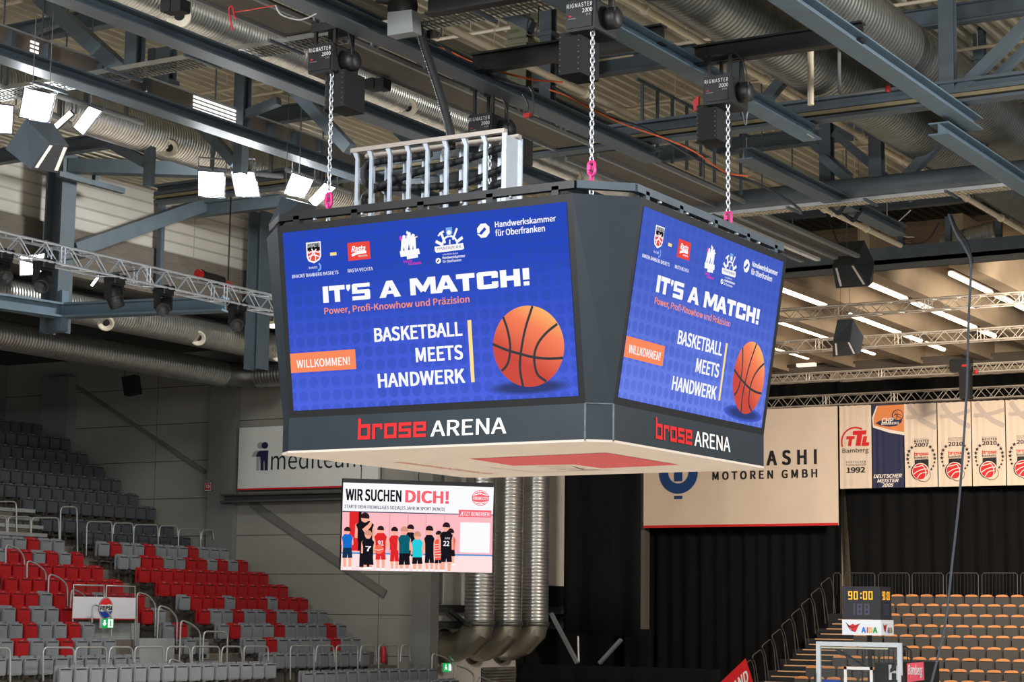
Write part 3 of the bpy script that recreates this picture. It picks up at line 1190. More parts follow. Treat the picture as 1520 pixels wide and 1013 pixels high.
# --- crew emblem: three white figures over a ribbon
for cx_, top in ((600, 352), (607.5, 347.5), (613.5, 350)):
    ps.pellipse((cx_, top), 2.6, 2.8, L_WHITE, 2)
    ps.ppoly([(cx_-3.6, top+2), (cx_+3.6, top+2), (cx_+4.2, top+12), (cx_+5.0, top+26), (cx_+1.6, top+26), (cx_, top+14), (cx_-2, top+26), (cx_-5.2, top+26), (cx_-4.2, top+12)], L_WHITE, 2)
ps.pline([(608, 350), (604.5, 345.5), (605.5, 343.5)], 0.03, L_WHITE, 2, False)
ps.pellipse((595.2, 354), 1.8, 3.6, L_PINK, 2)
ps.ppoly([(616, 351.5), (620, 350.6), (619.6, 352.6), (616.2, 353.2)], L_YEL, 2)
ps.ppoly([(593.6, 373.5), (622, 369.0), (623.8, 377), (595.2, 382)], L_WHITE, 2)
ps.ppoly([(604, 380.5), (620.5, 377.8), (621, 382.2), (604.6, 385.4)], L_WHITE, 2)
ps.ptext('Tour des', (599, 391), (612.5, 388.6), (599, 386.8), L_PINK, 2, 0.01, 0.3)
ps.ptext('Handwerks', (606, 395), (626, 391), (606, 390.6), L_PINK, 2, 0.01, 0.3)
# --- tool emblem
ps.ppoly([(662, 338.2), (671.2, 337), (671.8, 347), (667.4, 351.6), (662.6, 348)], L_LBLUE, 2)
ps.pellipse((667, 345.4), 3.2, 3.4, L_WHITE, 3)
ps.pline([(655.5, 347), (661, 361)], 0.035, L_WHITE, 2)
ps.ppoly([(649.8, 350.4), (653, 345.4), (658.6, 342.2), (659.8, 345.0), (654.6, 347.6), (652, 351.4)], L_WHITE, 2)
ps.pline([(678.6, 339), (672.4, 356)], 0.028, L_WHITE, 2)
ps.pline([(647, 358.5), (657, 363.5)], 0.04, L_WHITE, 2)
ps.pline([(687, 352.5), (677.5, 360)], 0.04, L_WHITE, 2)
a = ps.uv((668, 363.5))
ps.ring(a, 0.10, 0.125, L_WHITE, 2, 0, PI, 18)
ps.pline([(668, 356), (668, 363)], 0.018, L_WHITE, 2)
ps.ppoly([(645.4, 366.5), (687.6, 361), (689.3, 368.5), (687.6, 370.6), (648, 375.6), (645.8, 373)], L_WHITE, 2)
ps.ptext('HANDWERK', (649.5, 372.3), (685.5, 367.6), (649.3, 368.2), L_NAVY, 3, 0.0)
ps.ptext('unterstützt durch', (657.5, 379.6), (680, 376.8), (657.4, 376.9), L_WHITE, 2)
ps.pellipse((651, 387.3), 3.9, 4.3, L_WHITE, 2)
ps.pline([(649.4, 389), (652.4, 385.6)], 0.016, L_NAVY, 3, False)
ps.ptext('Handwerkskammer', (657.4, 385.6), (691, 381.0), (657.4, 381.5), L_WHITE, 2, 0.01)
ps.ptext('für Oberfranken', (657.6, 391), (685, 387.2), (657.5, 387), L_WHITE, 2, 0.01)
# --- chamber emblem
ps.pellipse((717.8, 342.5), 10.0, 11.2, L_WHITE, 2, 8, PI/8)
ps.pline([(713.4, 347.6), (721, 339)], 0.04, BLUE, 3, False)
ps.pline([(708.6, 346.4), (713.4, 347.4)], 0.012, BLUE, 3, False)
ps.ptext('Handwerkskammer', (735.2, 337.6), (825.6, 328.2), (735, 328.9), L_WHITE, 2, 0.018)
ps.ptext('für Oberfranken', (735.8, 350.6), (809.4, 343.4), (735.6, 341), L_WHITE, 2, 0.018)
# --- basketball picture
for k, (rx, ry) in enumerate(((66, 12.5), (60, 11), (54, 9.6), (48, 8.2), (42, 6.8))):
    ps.pellipse((786, 575), rx, ry, glow('led_ball_shade_%d' % k, (72-5*k, 94-7*k, 205-21*k)), 1+k*0.3)
c = ps.uv((784.7, 514.3))
e1 = ps.uv((838, 512))
rad = abs(e1[0]-c[0])*1.0
e2 = ps.uv((786, 453.6))
ps.ellipse(c, rad, abs(e2[1]-c[1]), BALL, 3, 56)
for L_ in ([(791, 454.6), (780, 490), (773.6, 526), (772.8, 550), (777, 574)], [(731.8, 511), (752, 519.5), (774, 526), (793.7, 530.7), (815, 532.6), (836.4, 531.5)],
           [(747.5, 470.7), (754, 490), (757.9, 513), (756.4, 533), (752, 544), (745.3, 551)], [(828, 481), (812, 494), (799, 510.8), (793.7, 530.7), (798, 555), (811.6, 566.4)]):
    ps.pline(L_, 0.034, L_SEAM, 4)
ps.build('led_display', cube)
# the same picture runs on the other three faces
for (O_, U_, Vn) in (((HX+0.006, -FY+mg, 0), (0, 1, 0), (OFF, 0)), ((FX-mg, HY+0.006, 0), (-1, 0, 0), (0, OFF)), ((-HX-0.006, FY-mg, 0), (0, -1, 0), (-OFF, 0))):
    Vv = Vector((Vn[0], Vn[1], ZT-ZF)).normalized()
    O2 = Vector((O_[0], O_[1], ZF))+Vv*(z0s*Hs/(ZT-ZF))
    P2 = Panel(O2, U_, Vv, 0.0025)
    P2.mb = ps.mb
    P2.mats = [BLUE_R if q is BLUE else q for q in ps.mats] if U_ == (0, 1, 0) else ps.mats
    P2.build('led_display', cube)
# roof of the cube and the tubes clamped round its upper edge
m = MB()
lo = octo(ZT-0.25, OFF-0.15)
m.add(lo, [tuple(range(8))])
m.build('cube_roof', BLACKM, cube)
for i in range(8):
    j = (i+1) % 8
    P0, P1 = Vector(octo(ZT+0.13, OFF-0.10)[i]), Vector(octo(ZT+0.13, OFF-0.10)[j])
    m = MB()
    m.bar(P0, P1, 0.10, 0.10)
    if i % 2 == 0:
        L_ = (P1-P0).length
        for t in (0.06, 0.27, 0.5, 0.73, 0.94):
            q = P0.lerp(P1, t)
            m.box(q.x-0.05, q.x+0.05, q.y-0.05, q.y+0.05, ZT-0.06, ZT+0.13)
    m.build('corner_tube' if i % 2 else 'top_tube', mat('tube_slate', (84, 96, 106), 0.45, 0.3, 0.1, 2) if i in (1, 2) else BEZ, cube)
m = MB()
for i in (0, 2):
    P0, P1 = Vector(octo(ZT+0.13, OFF-0.10)[i]), Vector(octo(ZT+0.13, OFF-0.10)[i+1])
    for t in (0.13, 0.3, 0.46, 0.64, 0.8):
        q = P0.lerp(P1, t)
        n_ = Vector((0, -1, 0)) if i == 0 else Vector((1, 0, 0))
        m.lathe([(0.0, 0.055), (0.016, 0.05), (0.022, 0.03), (0.022, 0.0)], q+Vector((0, 0, -0.08))+n_*0.03, n_, 8)
m.build('clamp_bolt', ALU, cube)


# ================================================================== HOISTS, CHAINS
def hoist(cx_, cy_, ztop, zent, zbk, zhook, bdx, label):
    t = thing('chain_hoist', label, 'chain hoist', (cx_, cy_, ztop), 'motor hoists holding the video cube')
    m_ = MB()
    m_.rbox(cx_-0.34, cx_+0.10, cy_-0.12, cy_+0.50, ztop-0.45, ztop-0.02, 0.035, 'y')
    m_.box(cx_-0.30, cx_+0.06, cy_-0.14, cy_-0.12, ztop-0.41, ztop-0.06)
    m_.build('motor_body', BLACK, t)
    m_ = MB()
    m_.lathe([(0.0, 0.0), (0.15, 0.0), (0.15, 0.16), (0.10, 0.2), (0, 0.2)], (cx_+0.10, cy_+0.2, ztop-0.24), (1, 0, 0), 18)
    m_.build('motor_housing', BLACK, t)
    P = Panel((cx_-0.34, cy_-0.141, ztop-0.45), (1, 0, 0), (0, 0, 1), 0.003)
    P.text('RIGMASTER', 0.03, 0.41, 0.315, 0.372, F_WHITE, 1, 0.0, 0, 1.12)
    P.text('2000', 0.26, 0.41, 0.235, 0.29, F_WHITE, 1, 0.0)
    P.rect(0.06, 0.10, 0.19, 0.215, REDP, 1)
    P.text('GmbH', 0.05, 0.16, 0.16, 0.178, RAIL, 1)
    P.text('D8', 0.32, 0.39, 0.19, 0.215, RAIL, 1)
    P.build('motor_lettering', t)
    m_ = MB()
    m_.rbox(cx_+bdx-0.17, cx_+bdx+0.17, cy_+0.02, cy_+0.55, zbk, ztop-0.40, 0.02, 'z')
    for k in range(7):
        zz = zbk+0.04+(ztop-0.5-zbk)*k/6
        for xx in (cx_+bdx-0.14, cx_+bdx+0.14):
            m_.box(xx-0.008, xx+0.008, cy_+0.008, cy_+0.02, zz, zz+0.016, 1)
    m_.build('chain_bucket', [BLACKM, RAIL_D], t)
    for (dx, dy) in ((-0.30, 0.0), (0.04, 0.0), (-0.30, 0.42), (0.04, 0.42)):
        m_ = MB()
        m_.box(cx_+dx-0.022, cx_+dx+0.022, cy_+dy-0.022, cy_+dy+0.022, ztop-0.02, 12.98)
        m_.build('hanging_bar', BLACK, t)
    for dy in (0.0, 0.42):
        m_ = MB()
        m_.box(cx_-0.36, cx_+0.12, cy_+dy-0.05, cy_+dy+0.05, 12.86, 12.98)
        m_.build('cross_bar', BLACK, t)
    m_ = MB()
    z = zent+0.3
    k = 0
    while z > zhook+0.2:
        a_ = (1, 0.15, 0) if k % 2 else (-0.15, 1, 0)
        m_.torus((cx_, cy_, z), (0, 0, 1), a_, 0.082, 0.050, 0.0095, 6, 12)
        z -= 0.061
        k += 1
    m_.build('chain', ALU, t)
    m_ = MB()
    m_.torus((cx_, cy_, zhook+0.13), (0, 0, 1), (1, 0, 0), 0.19, 0.095, 0.022, 8, 18)
    m_.torus((cx_, cy_, zhook+0.0), (0, 0, 1), (0, 1, 0), 0.13, 0.065, 0.017, 8, 16)
    m_.box(cx_-0.055, cx_+0.0, cy_-0.035, cy_+0.035, zhook+0.11, zhook+0.17)
    m_.build('shackle', PINK, t)
    m_ = MB()
    for k in range(10):
        a_ = (1, 0, 0) if k % 2 else (0, 1, 0)
        m_.torus((cx_, cy_, zhook-0.12-0.066*k), (0, 0, 1), a_, 0.092, 0.058, 0.0115, 6, 10)
    m_.build('lower_chain', ALU, t)
    pts = catmull([(cx_+0.12, cy_+0.1, ztop-0.1), (cx_+0.30, cy_+0.05, ztop-0.2), (cx_+0.25, cy_, ztop+0.15), (cx_+0.05, cy_-0.05, 12.95)])
    m_ = MB()
    m_.tube(pts, 0.011, 6)
    m_.build('power_cable', BLACK, t)


hoist(-2.22, -1.9, 12.66, 12.2, 11.72, 10.24, 0.03, 'black motor hoist with chain above the corner of the cube nearest the white floodlights')
hoist(2.02, -1.9, 12.67, 12.2, 11.70, 10.24, -0.36, 'black motor hoist with the longest chain, above the slate corner panel of the cube')
hoist(2.23, 1.9, 12.54, 12.08, 11.60, 10.24, -0.36, 'black motor hoist with a red tag beside it, chain meeting the tilted side screen')
hoist(-1.89, 1.9, 12.46, 12.0, 11.66, 10.24, 0.30, 'black motor hoist half hidden behind the aluminium cable ladder')
# black carrier beams of the hoists
for i, (xa, xb, yy) in enumerate(((-1.7, 1.6, 1.05), (-1.7, 1.6, -4.0), (1.5, 4.2, 2.3))):
    m = MB()
    m.ibeam((xa, yy, 13.02), (xb, yy, 13.02), 0.2, 0.3, 0.03)
    struct(m.build('hoist_carrier_beam', BLACK))

# ================================================================== CABLE LADDER ON THE CUBE
YL0, YL1 = -1.8, -1.42
lad = thing('cable_ladder', 'bright aluminium cable ladder frame standing on top of the video cube', 'cable ladder', (-0.55, -1.6, ZT+0.2))
xs = [ony(u, 260, YL0).x for u in (530.5, 551.4, 578.7, 607, 634.3, 662.7, 691.5, 720.4)]
zt_ = 11.03
for i, xx in enumerate(xs):
    m = MB()
    m.box(xx-0.027, xx+0.027, YL0-0.02, YL0+0.02, 9.75, zt_-0.10)
    m.hexa([(xx-0.027, YL0-0.02, zt_-0.10), (xx+0.027, YL0-0.02, zt_-0.10), (xx+0.027, YL0+0.02, zt_-0.10), (xx-0.027, YL0+0.02, zt_-0.10)],
           [(xx-0.075, YL0-0.02, zt_), (xx-0.005, YL0-0.02, zt_), (xx-0.005, YL0+0.02, zt_), (xx-0.075, YL0+0.02, zt_)])
    m.build('post', ALU_W, lad)
    m = MB()
    m.box(xx-0.027, xx+0.027, YL1-0.02, YL1+0.02, 9.75, zt_-0.10)
    m.hexa([(xx-0.027, YL1-0.02, zt_-0.10), (xx+0.027, YL1-0.02, zt_-0.10), (xx+0.027, YL1+0.02, zt_-0.10), (xx-0.027, YL1+0.02, zt_-0.10)],
           [(xx+0.005, YL1-0.02, zt_), (xx+0.075, YL1-0.02, zt_), (xx+0.075, YL1+0.02, zt_), (xx+0.005, YL1+0.02, zt_)])
    m.build('rear_post', ALU_W, lad)
xe0, xe1 = ony(748, 260, YL0).x, ony(760, 260, YL0).x
m = MB()
m.box(xe0-0.02, xe0+0.02, YL0, YL1, 9.75, zt_-0.02)
m.box(xe0-0.02, xe0+0.05, YL0-0.03, YL0, 9.75, zt_)
m.box(xe0-0.02, xe0+0.05, YL1, YL1+0.03, 9.75, zt_)
m.build('end_plate', ALU_W, lad)
for yy, nm in ((YL0, 'top_rail'), (YL1, 'rear_top_rail')):
    m = MB()
    m.box(xs[0]-0.10, xe0+0.02, yy-0.045, yy+0.045, zt_, zt_+0.06)
    m.build(nm, mat('warm_aluminium', (196, 186, 176), 0.35, 0.6, 0.05, 5), lad)


def hosepath(pxs, Y=-1.6):
    return catmull([ony(u, v, Y) for u, v in pxs], 10)


def hose(name, pts, r, label, cat, parts=None):
    """corrugated flexible hose"""
    m_ = MB()
    path, rr = [], []
    P = [Vector(p) for p in pts]
    acc = 0.0
    step = 0.030
    k = 0
    for i in range(len(P)-1):
        a_, b_ = P[i], P[i+1]
        L_ = (b_-a_).length
        while acc <= L_:
            path.append(a_.lerp(b_, acc/L_))
            rr.append(r*(1.0 if k % 2 else 0.84))
            k += 1
            acc += step
        acc -= L_
    m_.tube(path, r, 10, 0, True, rr)
    o = m_.build(name, RUBBER)
    return tag(o, label, cat, 'black hoses laid in the cable ladder')


hose('cable_hose', hosepath([(760, 214), (725, 226), (690, 237), (640, 250), (602, 262), (575, 272), (556, 281), (542, 291), (541, 303), (556, 309), (600, 303), (650, 297), (690, 292), (757, 266)]), 0.055, 'black ribbed hose looping lowest through the aluminium cable ladder', 'hose')
hose('cable_hose', hosepath([(640, 229), (610, 233), (575, 238), (552, 243), (540, 252), (541, 268), (556, 278), (600, 279), (645, 277), (690, 272), (757, 246)], -1.52), 0.055, 'black ribbed hose looping highest through the aluminium cable ladder', 'hose')
# heavy cable drape from the pulley box down to the ladder
m = MB()
pts = catmull([ony(560, -2, -1.6), ony(585, 3, -1.6), ony(605, 9, -1.6), ony(618, 30, -1.6), ony(632, 75, -1.6), ony(650, 130, -1.6), ony(664, 178, -1.6), ony(669, 200, -1.6), ony(670, 222, -1.6)], 14)
rr = []
path = []
for i in range(len(pts)-1):
    for q in (0, 0.5):
        path.append(pts[i].lerp(pts[i+1], q))
        rr.append(0.065 if q else 0.052)
m.tube(path, 0.06, 10, 0, True, rr)
tag(m.build('cable_bundle', RUBBER), 'thick black ribbed cable bundle hanging from the grey pulley box to the ladder', 'cable')
pb = ony(600, 30, -1.75)
box_ = thing('pulley_box', 'pale grey sheet-metal pulley box under the roof beam', 'pulley box', (pb.x, pb.y, 12.75))
m = MB()
q = [ony(575, 53, -1.9), ony(613, 47, -1.9), ony(611, 14, -1.9), ony(575, 18, -1.9)]
m.hexa(q, [p_+Vector((0, 0.22, 0)) for p_ in q])
m.build('side_plate', mat('pale_sheet', (136, 142, 142), 0.6, 0.1, 0.05, 3), box_)
m = MB()
pc = ony(600, 12, -1.78)
m.lathe([(0.0, 0), (0.22, 0), (0.19, 0.03), (0.19, 0.09), (0.22, 0.12), (0, 0.12)], pc+Vector((0, -0.10, 0)), (0, 1, 0), 24)
m.build('pulley_wheel', BLACK, box_)

# ================================================================== HANGING LED SCREEN IN THE CORNER
OS = dep(505.5, 847.5, 50.0)
pk = Panel(OS, (0.66, 0.75, 0), (0, 0, 1), 0.006)


def q5(x, y):
    return (500+x/6.3333, 700+y/6.3333)


led = thing('led_wall_screen', 'hanging advertising screen showing a group of young players seen from behind', 'screen', tuple(OS))
TL, TR, BR, BL = pk.uv(q5(62, 65)), pk.uv(q5(1475, 112)), pk.uv(q5(1460, 955)), pk.uv(q5(35, 930))
m = MB()
fr = [pk.O+pk.U*p[0]+pk.V*p[1] for p in (BL, BR, TR, TL)]
m.hexa([p+pk.N*0.0 for p in fr], [p-pk.N*0.16 for p in fr])
m.build('housing', BLACK, led)
m = MB()
for t in (0.12, 0.5, 0.88):
    p0 = fr[3].lerp(fr[2], t)-pk.N*0.08
    m.tube([p0, p0+Vector((0, 0, 3.2))], 0.012, 6)
m.build('suspension_wire', BLACK, led)
K_PINK = glow('led_hall_pink', (252, 188, 194))
K_FLOOR = glow('led_hall_floor', (255, 226, 226))
K_BLUEL = glow('led_hall_blue_line', (80, 150, 214))
K_CORAL = glow('led_coral', (250, 104, 116))
K_REDD = glow('led_hall_red', (226, 40, 44))
K_SKIN = glow('led_skin', (250, 176, 150))
K_HAIR = glow('led_hair_dark', (44, 30, 34))
K_BLOND = glow('led_hair_fair', (214, 150, 130))
K_TEAL = glow('led_teal', (14, 96, 112))
K_CYAN = glow('led_cyan', (40, 206, 220))
K_BLUE = glow('led_shirt_blue', (24, 110, 206))
K_NAVY = glow('led_short_navy', (24, 50, 84))
K_STRIPE = glow('led_shirt_orange', (246, 92, 72))
K_BALL = glow('led_small_ball', (246, 110, 84))
K_LINE = glow('led_wall_line', (226, 150, 160))


def pp(pts, m_, l=1):
    pk.ppoly([q5(*p) for p in pts], m_, l)


pp([(60, 105), (1475, 150), (1466, 410), (52, 372)], L_WHITE, 1)
pp([(52, 372), (1466, 410), (1460, 800), (42, 770)], K_PINK, 1)
pp([(42, 765), (1460, 795), (1458, 955), (35, 930)], K_FLOOR, 1)
pp([(42, 760), (1460, 785), (1460, 800), (42, 776)], K_BLUEL, 2)
pp([(52, 372), (1466, 408), (1466, 416), (52, 382)], L_NAVY, 2)
pp([(118, 378), (212, 380), (205, 748), (112, 745)], K_REDD, 2)
pp([(205, 380), (232, 381), (225, 750), (196, 748)], L_BLACK, 2)
for xx in (495, 665, 835, 1010):
    pp([(xx, 392), (xx+5, 392), (xx+2, 765), (xx-3, 765)], K_LINE, 2)
pk.ptext('WIR SUCHEN', q5(80, 270), q5(605, 285), q5(78, 165), L_BLACK, 3, 0.03)
pk.ptext('DICH!', q5(640, 290), q5(1052, 302), q5(640, 180), K_CORAL, 3, 0.035)
pk.ptext('STARTE DEIN FREIWILLIGES SOZIALES JAHR IM SPORT (M/W/D)', q5(70, 346), q5(1012, 372), q5(70, 312), L_NAVY, 3, 0.014)
c0 = q5(1348, 252)
pk.pellipse(c0, 12.6, 11.6, K_CORAL, 2)
pk.pellipse(c0, 11.6, 10.6, L_WHITE, 3)
pk.pellipse(c0, 10.6, 9.6, K_CORAL, 4)
for L_ in ([(1290, 225), (1348, 212), (1406, 228)], [(1300, 290), (1348, 300), (1400, 288)], [(1320, 190), (1345, 215), (1350, 190)], [(1340, 290), (1352, 305), (1362, 318)]):
    pk.pline([q5(*p) for p in L_], 0.022, L_WHITE, 5)
pp([(1266, 234), (1430, 232), (1422, 280), (1272, 282)], K_CORAL, 6)
pk.ptext('FREAK CITY', q5(1276, 270), q5(1420, 270), q5(1276, 242), L_WHITE, 7, 0.02, 0.2)
pp([(1144, 362), (1452, 370), (1450, 436), (1142, 430)], K_CORAL, 3)
pk.ptext('JETZT BEWERBEN!', q5(1155, 418), q5(1440, 424), q5(1155, 380), L_WHITE, 4, 0.012)
pp([(1158, 480), (1438, 486), (1432, 770), (1154, 762)], L_WHITE, 3)


def kid(cx_, hy, hr, tw, ty0, ty1, sy1, ly1, shirt, shorts, hair, l=4, sw=None, number=None, arms=True):
    sw = sw or tw*0.95
    for s in (-1, 1):
        pp([(cx_+s*sw*.10, sy1-20), (cx_+s*sw*.48, sy1-20), (cx_+s*sw*.40, ly1), (cx_+s*sw*.14, ly1)], K_SKIN, l)
        pp([(cx_+s*sw*.10, ly1-14), (cx_+s*sw*.44, ly1-14), (cx_+s*sw*.48, ly1+6), (cx_+s*sw*.08, ly1+6)], L_WHITE, l)
        if arms:
            pp([(cx_+s*tw*.42, ty0+16), (cx_+s*tw*.60, ty0+34), (cx_+s*tw*.64, ty1-30), (cx_+s*tw*.48, ty1-26), (cx_+s*tw*.44, ty0+70)], K_SKIN, l)
    pp([(cx_-sw*.46, ty1-15), (cx_+sw*.46, ty1-15), (cx_+sw*.54, sy1), (cx_+sw*.04, sy1), (cx_, sy1-40), (cx_-sw*.04, sy1), (cx_-sw*.54, sy1)], shorts, l+1)
    pp([(cx_-tw*.16, hy+hr*.6), (cx_+tw*.16, hy+hr*.6), (cx_+tw*.18, ty0+12), (cx_-tw*.18, ty0+12)], K_SKIN, l)
    pp([(cx_-tw*.30, ty0), (cx_+tw*.30, ty0), (cx_+tw*.56, ty0+34), (cx_+tw*.46, ty0+76), (cx_+tw*.46, ty1), (cx_-tw*.46, ty1), (cx_-tw*.46, ty0+76), (cx_-tw*.56, ty0+34)], shirt, l+1)
    pk.pellipse(q5(cx_, hy+hr*.15), hr*.92/6.33, hr*1.12/6.33, K_SKIN, l+2)
    pk.ppoly([q5(cx_+hr*math.cos(t)*1.05, hy-hr*math.sin(t)*1.1) for t in [PI*k/12-0.35 for k in range(0, 15)]], hair, l+3)
    if number:
        pk.ptext(number, q5(cx_-tw*.26, (ty0+ty1)/2+36), q5(cx_+tw*.26, (ty0+ty1)/2+36), q5(cx_-tw*.26, (ty0+ty1)/2-10), L_WHITE, l+2, 0.02)


kid(690, 535, 32, 86, 575, 730, 800, 880, L_BLACK, L_BLACK, K_HAIR, 3)
kid(955, 590, 28, 78, 640, 835, 865, 940, K_STRIPE, L_BLACK, K_HAIR, 3)
for k in range(6):
    pk.pline([q5(918, 690+k*24), q5(985, 684+k*24)], 0.012, L_WHITE, 6, False)
kid(1065, 572, 32, 86, 610, 740, 800, 880, K_STRIPE, L_BLACK, K_HAIR, 3)
kid(96, 556, 30, 92, 590, 720, 815, 915, K_BLUE, K_NAVY, K_HAIR)
kid(262, 432, 40, 150, 468, 655, 900, 912, L_BLACK, L_BLACK, K_HAIR, 3, 100)
pp([(235, 545), (290, 500), (312, 470), (330, 480), (318, 520), (262, 585)], K_SKIN, 7)
kid(290, 592, 34, 104, 632, 800, 880, 915, L_BLACK, L_BLACK, K_BLOND, 6, 96, '7')
kid(408, 545, 30, 104, 582, 742, 832, 925, K_REDD, K_REDD, K_HAIR, 5, 90, '91')
pk.pellipse(q5(392, 735), 6.8, 6.8, K_BALL, 10)
pk.pline([q5(352, 738), q5(392, 742), q5(432, 730)], 0.012, L_WHITE, 11)
kid(538, 556, 31, 92, 604, 742, 848, 930, K_REDD, K_REDD, K_HAIR, 5, 78)
kid(630, 556, 34, 104, 600, 772, 880, 930, K_TEAL, L_BLACK, K_BLOND, 6)
kid(752, 602, 34, 96, 640, 810, 872, 935, K_CYAN, L_BLACK, K_BLOND, 6)
kid(866, 548, 34, 86, 600, 765, 862, 935, L_BLACK, L_BLACK, K_HAIR, 5)
kid(1024, 518, 34, 110, 568, 765, 855, 940, L_BLACK, L_BLACK, K_HAIR, 6, 100, '22')
pk.ptext('IVAR', q5(1012, 640), q5(1058, 640), q5(1012, 622), L_WHITE, 8)
pk.build('display', led)

# ================================================================== SPONSOR BOARD ON THE CONCRETE WALL
YM = YW-0.30
pm = Panel(ony(352.2, 728.3, YM), (1, 0, 0), (0, 0, 1), 0.004)


def q6(x, y):
    return (340+x/5.0667, 600+y/5.0667)


board = thing('sponsor_board', 'white sponsor board with person emblem on the concrete wall above the ledge', 'sign board', tuple(ony(352.2, 728.3, YM)))
u0, v0 = 0, 0
u1 = pm.uv((561, 715))[0]
v1 = pm.uv(q6(75, 180))[1]
m = MB()
o0 = pm.O
m.box(o0.x, o0.x+u1, YM+0.004, YM+0.12, o0.z, o0.z+v1)
m.build('panel', mat('board_white', (206, 206, 202), 0.6, 0, 0.03, 1), board)
pm.rect(0, u1, 0, 0.05, mat('board_red', (206, 24, 34), 0.5, 0, 0.03, 2), 1)
INK = mat('print_black', (26, 24, 26), 0.6, 0, 0.05, 3)
INKP = mat('print_violet', (34, 24, 62), 0.6, 0, 0.05, 3)
SHG = mat('print_grey', (150, 150, 152), 0.6, 0, 0.05, 3)
pm.ptext('mediteam', q6(315, 494), q6(1000, 474), q6(315, 345), INK, 1, 0.0)
for dx, m_, l in ((-32, SHG, 1), (0, INKP, 2)):
    pm.pellipse(q6(270+dx, 312), 5.0, 5.0, m_, l)
    pm.ppoly([q6(x+dx, y) for x, y in ((203, 398), (215, 365), (234, 352), (297, 350), (292, 500), (268, 500), (266, 430), (262, 430), (262, 500), (238, 500), (238, 398))], m_, l)
pm.build('print', board)

# ================================================================== BANNERS AT THE FAR END
YN = 40.7
PRINT_B = mat('print_blue', (22, 66, 124), 0.6, 0, 0.04, 2)
PRINT_R = mat('print_red', (214, 36, 38), 0.6, 0, 0.04, 2)
CLOTH = mat('cream_banner_cloth', (226, 206, 184), 0.85, 0, 0.03, 1.2)
PRINT_NV = mat('print_navy', (38, 40, 74), 0.7, 0, 0.05, 2)
PRINT_OR = mat('print_orange', (226, 136, 76), 0.7, 0, 0.05, 2)
PRINT_GR = mat('print_pale_grey', (196, 180, 166), 0.7, 0, 0.04, 2)
PRINT_W = mat('print_white', (236, 226, 212), 0.7, 0, 0.03, 2)


def banner(pbl, pbr, ptop, name, label, cat, group, art, mt=CLOTH, sag=0.0):
    O = ony(pbl[0], pbl[1], YN)
    P = Panel(O, (1, 0, 0), (0, 0, 1), 0.006)
    uw = P.uv(pbr)[0]
    vh = P.uv(ptop)[1]
    t = thing(name, label, cat, tuple(O), group)
    m_ = MB()
    N = 10
    vs = []
    for k in range(N+1):
        yy = 0.006+0.015*math.sin(k*1.7)**2
        vs += [(O.x+uw*k/N, YN+yy, O.z), (O.x+uw*k/N, YN+yy, O.z+vh)]
    n0 = len(vs)
    vs += [(p[0], p[1]+0.02, p[2]) for p in vs]
    fs = []
    for k in range(N):
        fs.append((2*k, 2*k+2, 2*k+3, 2*k+1))
        fs.append((n0+2*k+1, n0+2*k+3, n0+2*k+2, n0+2*k))
        fs.append((2*k, n0+2*k, n0+2*k+2, 2*k+2))
        fs.append((2*k+1, 2*k+3, n0+2*k+3, n0+2*k+1))
    fs += [(0, 1, n0+1, n0), (2*N, n0+2*N, n0+2*N+1, 2*N+1)]
    m_.add(vs, fs)
    m_.build('cloth', mt, t)
    m_ = MB()
    m_.tube([(O.x, YN+0.03, O.z+vh), (O.x+uw, YN+0.03, O.z+vh)], 0.02, 8)
    m_.build('top_pole', RAIL_D, t)
    for f_ in (0.12, 0.5, 0.88):
        m_ = MB()
        m_.tube([(O.x+uw*f_, YN+0.03, O.z+vh), (O.x+uw*f_, YN+0.03, ony(1331, 598, 40.75).z)], 0.008, 5)
        m_.build('tie', RAIL_D, t)
    art(P, uw, vh)
    P.build('print', t)
    return t


def art_big(P, uw, vh):
    P.rect(0, uw, 0, 0.085, PRINT_R, 1)
    P.ptext('ASHI', (1138, 690.6), (1212.6, 688.6), (1138, 670), INK, 1, 0.035, 0, 1.25)
    P.ptext('MOTOREN GMBH', (1057.5, 712.6), (1213.3, 708.8), (1057.3, 701), INK, 1, 0.03, 0, 1.2)
    c = P.uv((1007, 701.4))
    k = P.uv((1036, 701))[0]-c[0]
    P.ring(c, k*0.52, k, PRINT_B, 1, 0, 2*PI, 48)
    P.rect(c[0]-k*.21, c[0]+k*.21, c[1]-k*.42, c[1]+k*1.25, PRINT_B, 2)
    P.rect(c[0]-k*.21, c[0]+k*.21, c[1]-k*1.24, c[1]-k*1.1, PRINT_B, 2)


banner((955, 784.1), (1244.4, 778.6), (1244, 602.5), 'sponsor_banner', 'large cream banner with blue ring emblem and red lower hem, half behind the cube', 'banner', None, art_big)


def q7(x, y):
    return (1230+x/5.2414, 590+y/5.2414)


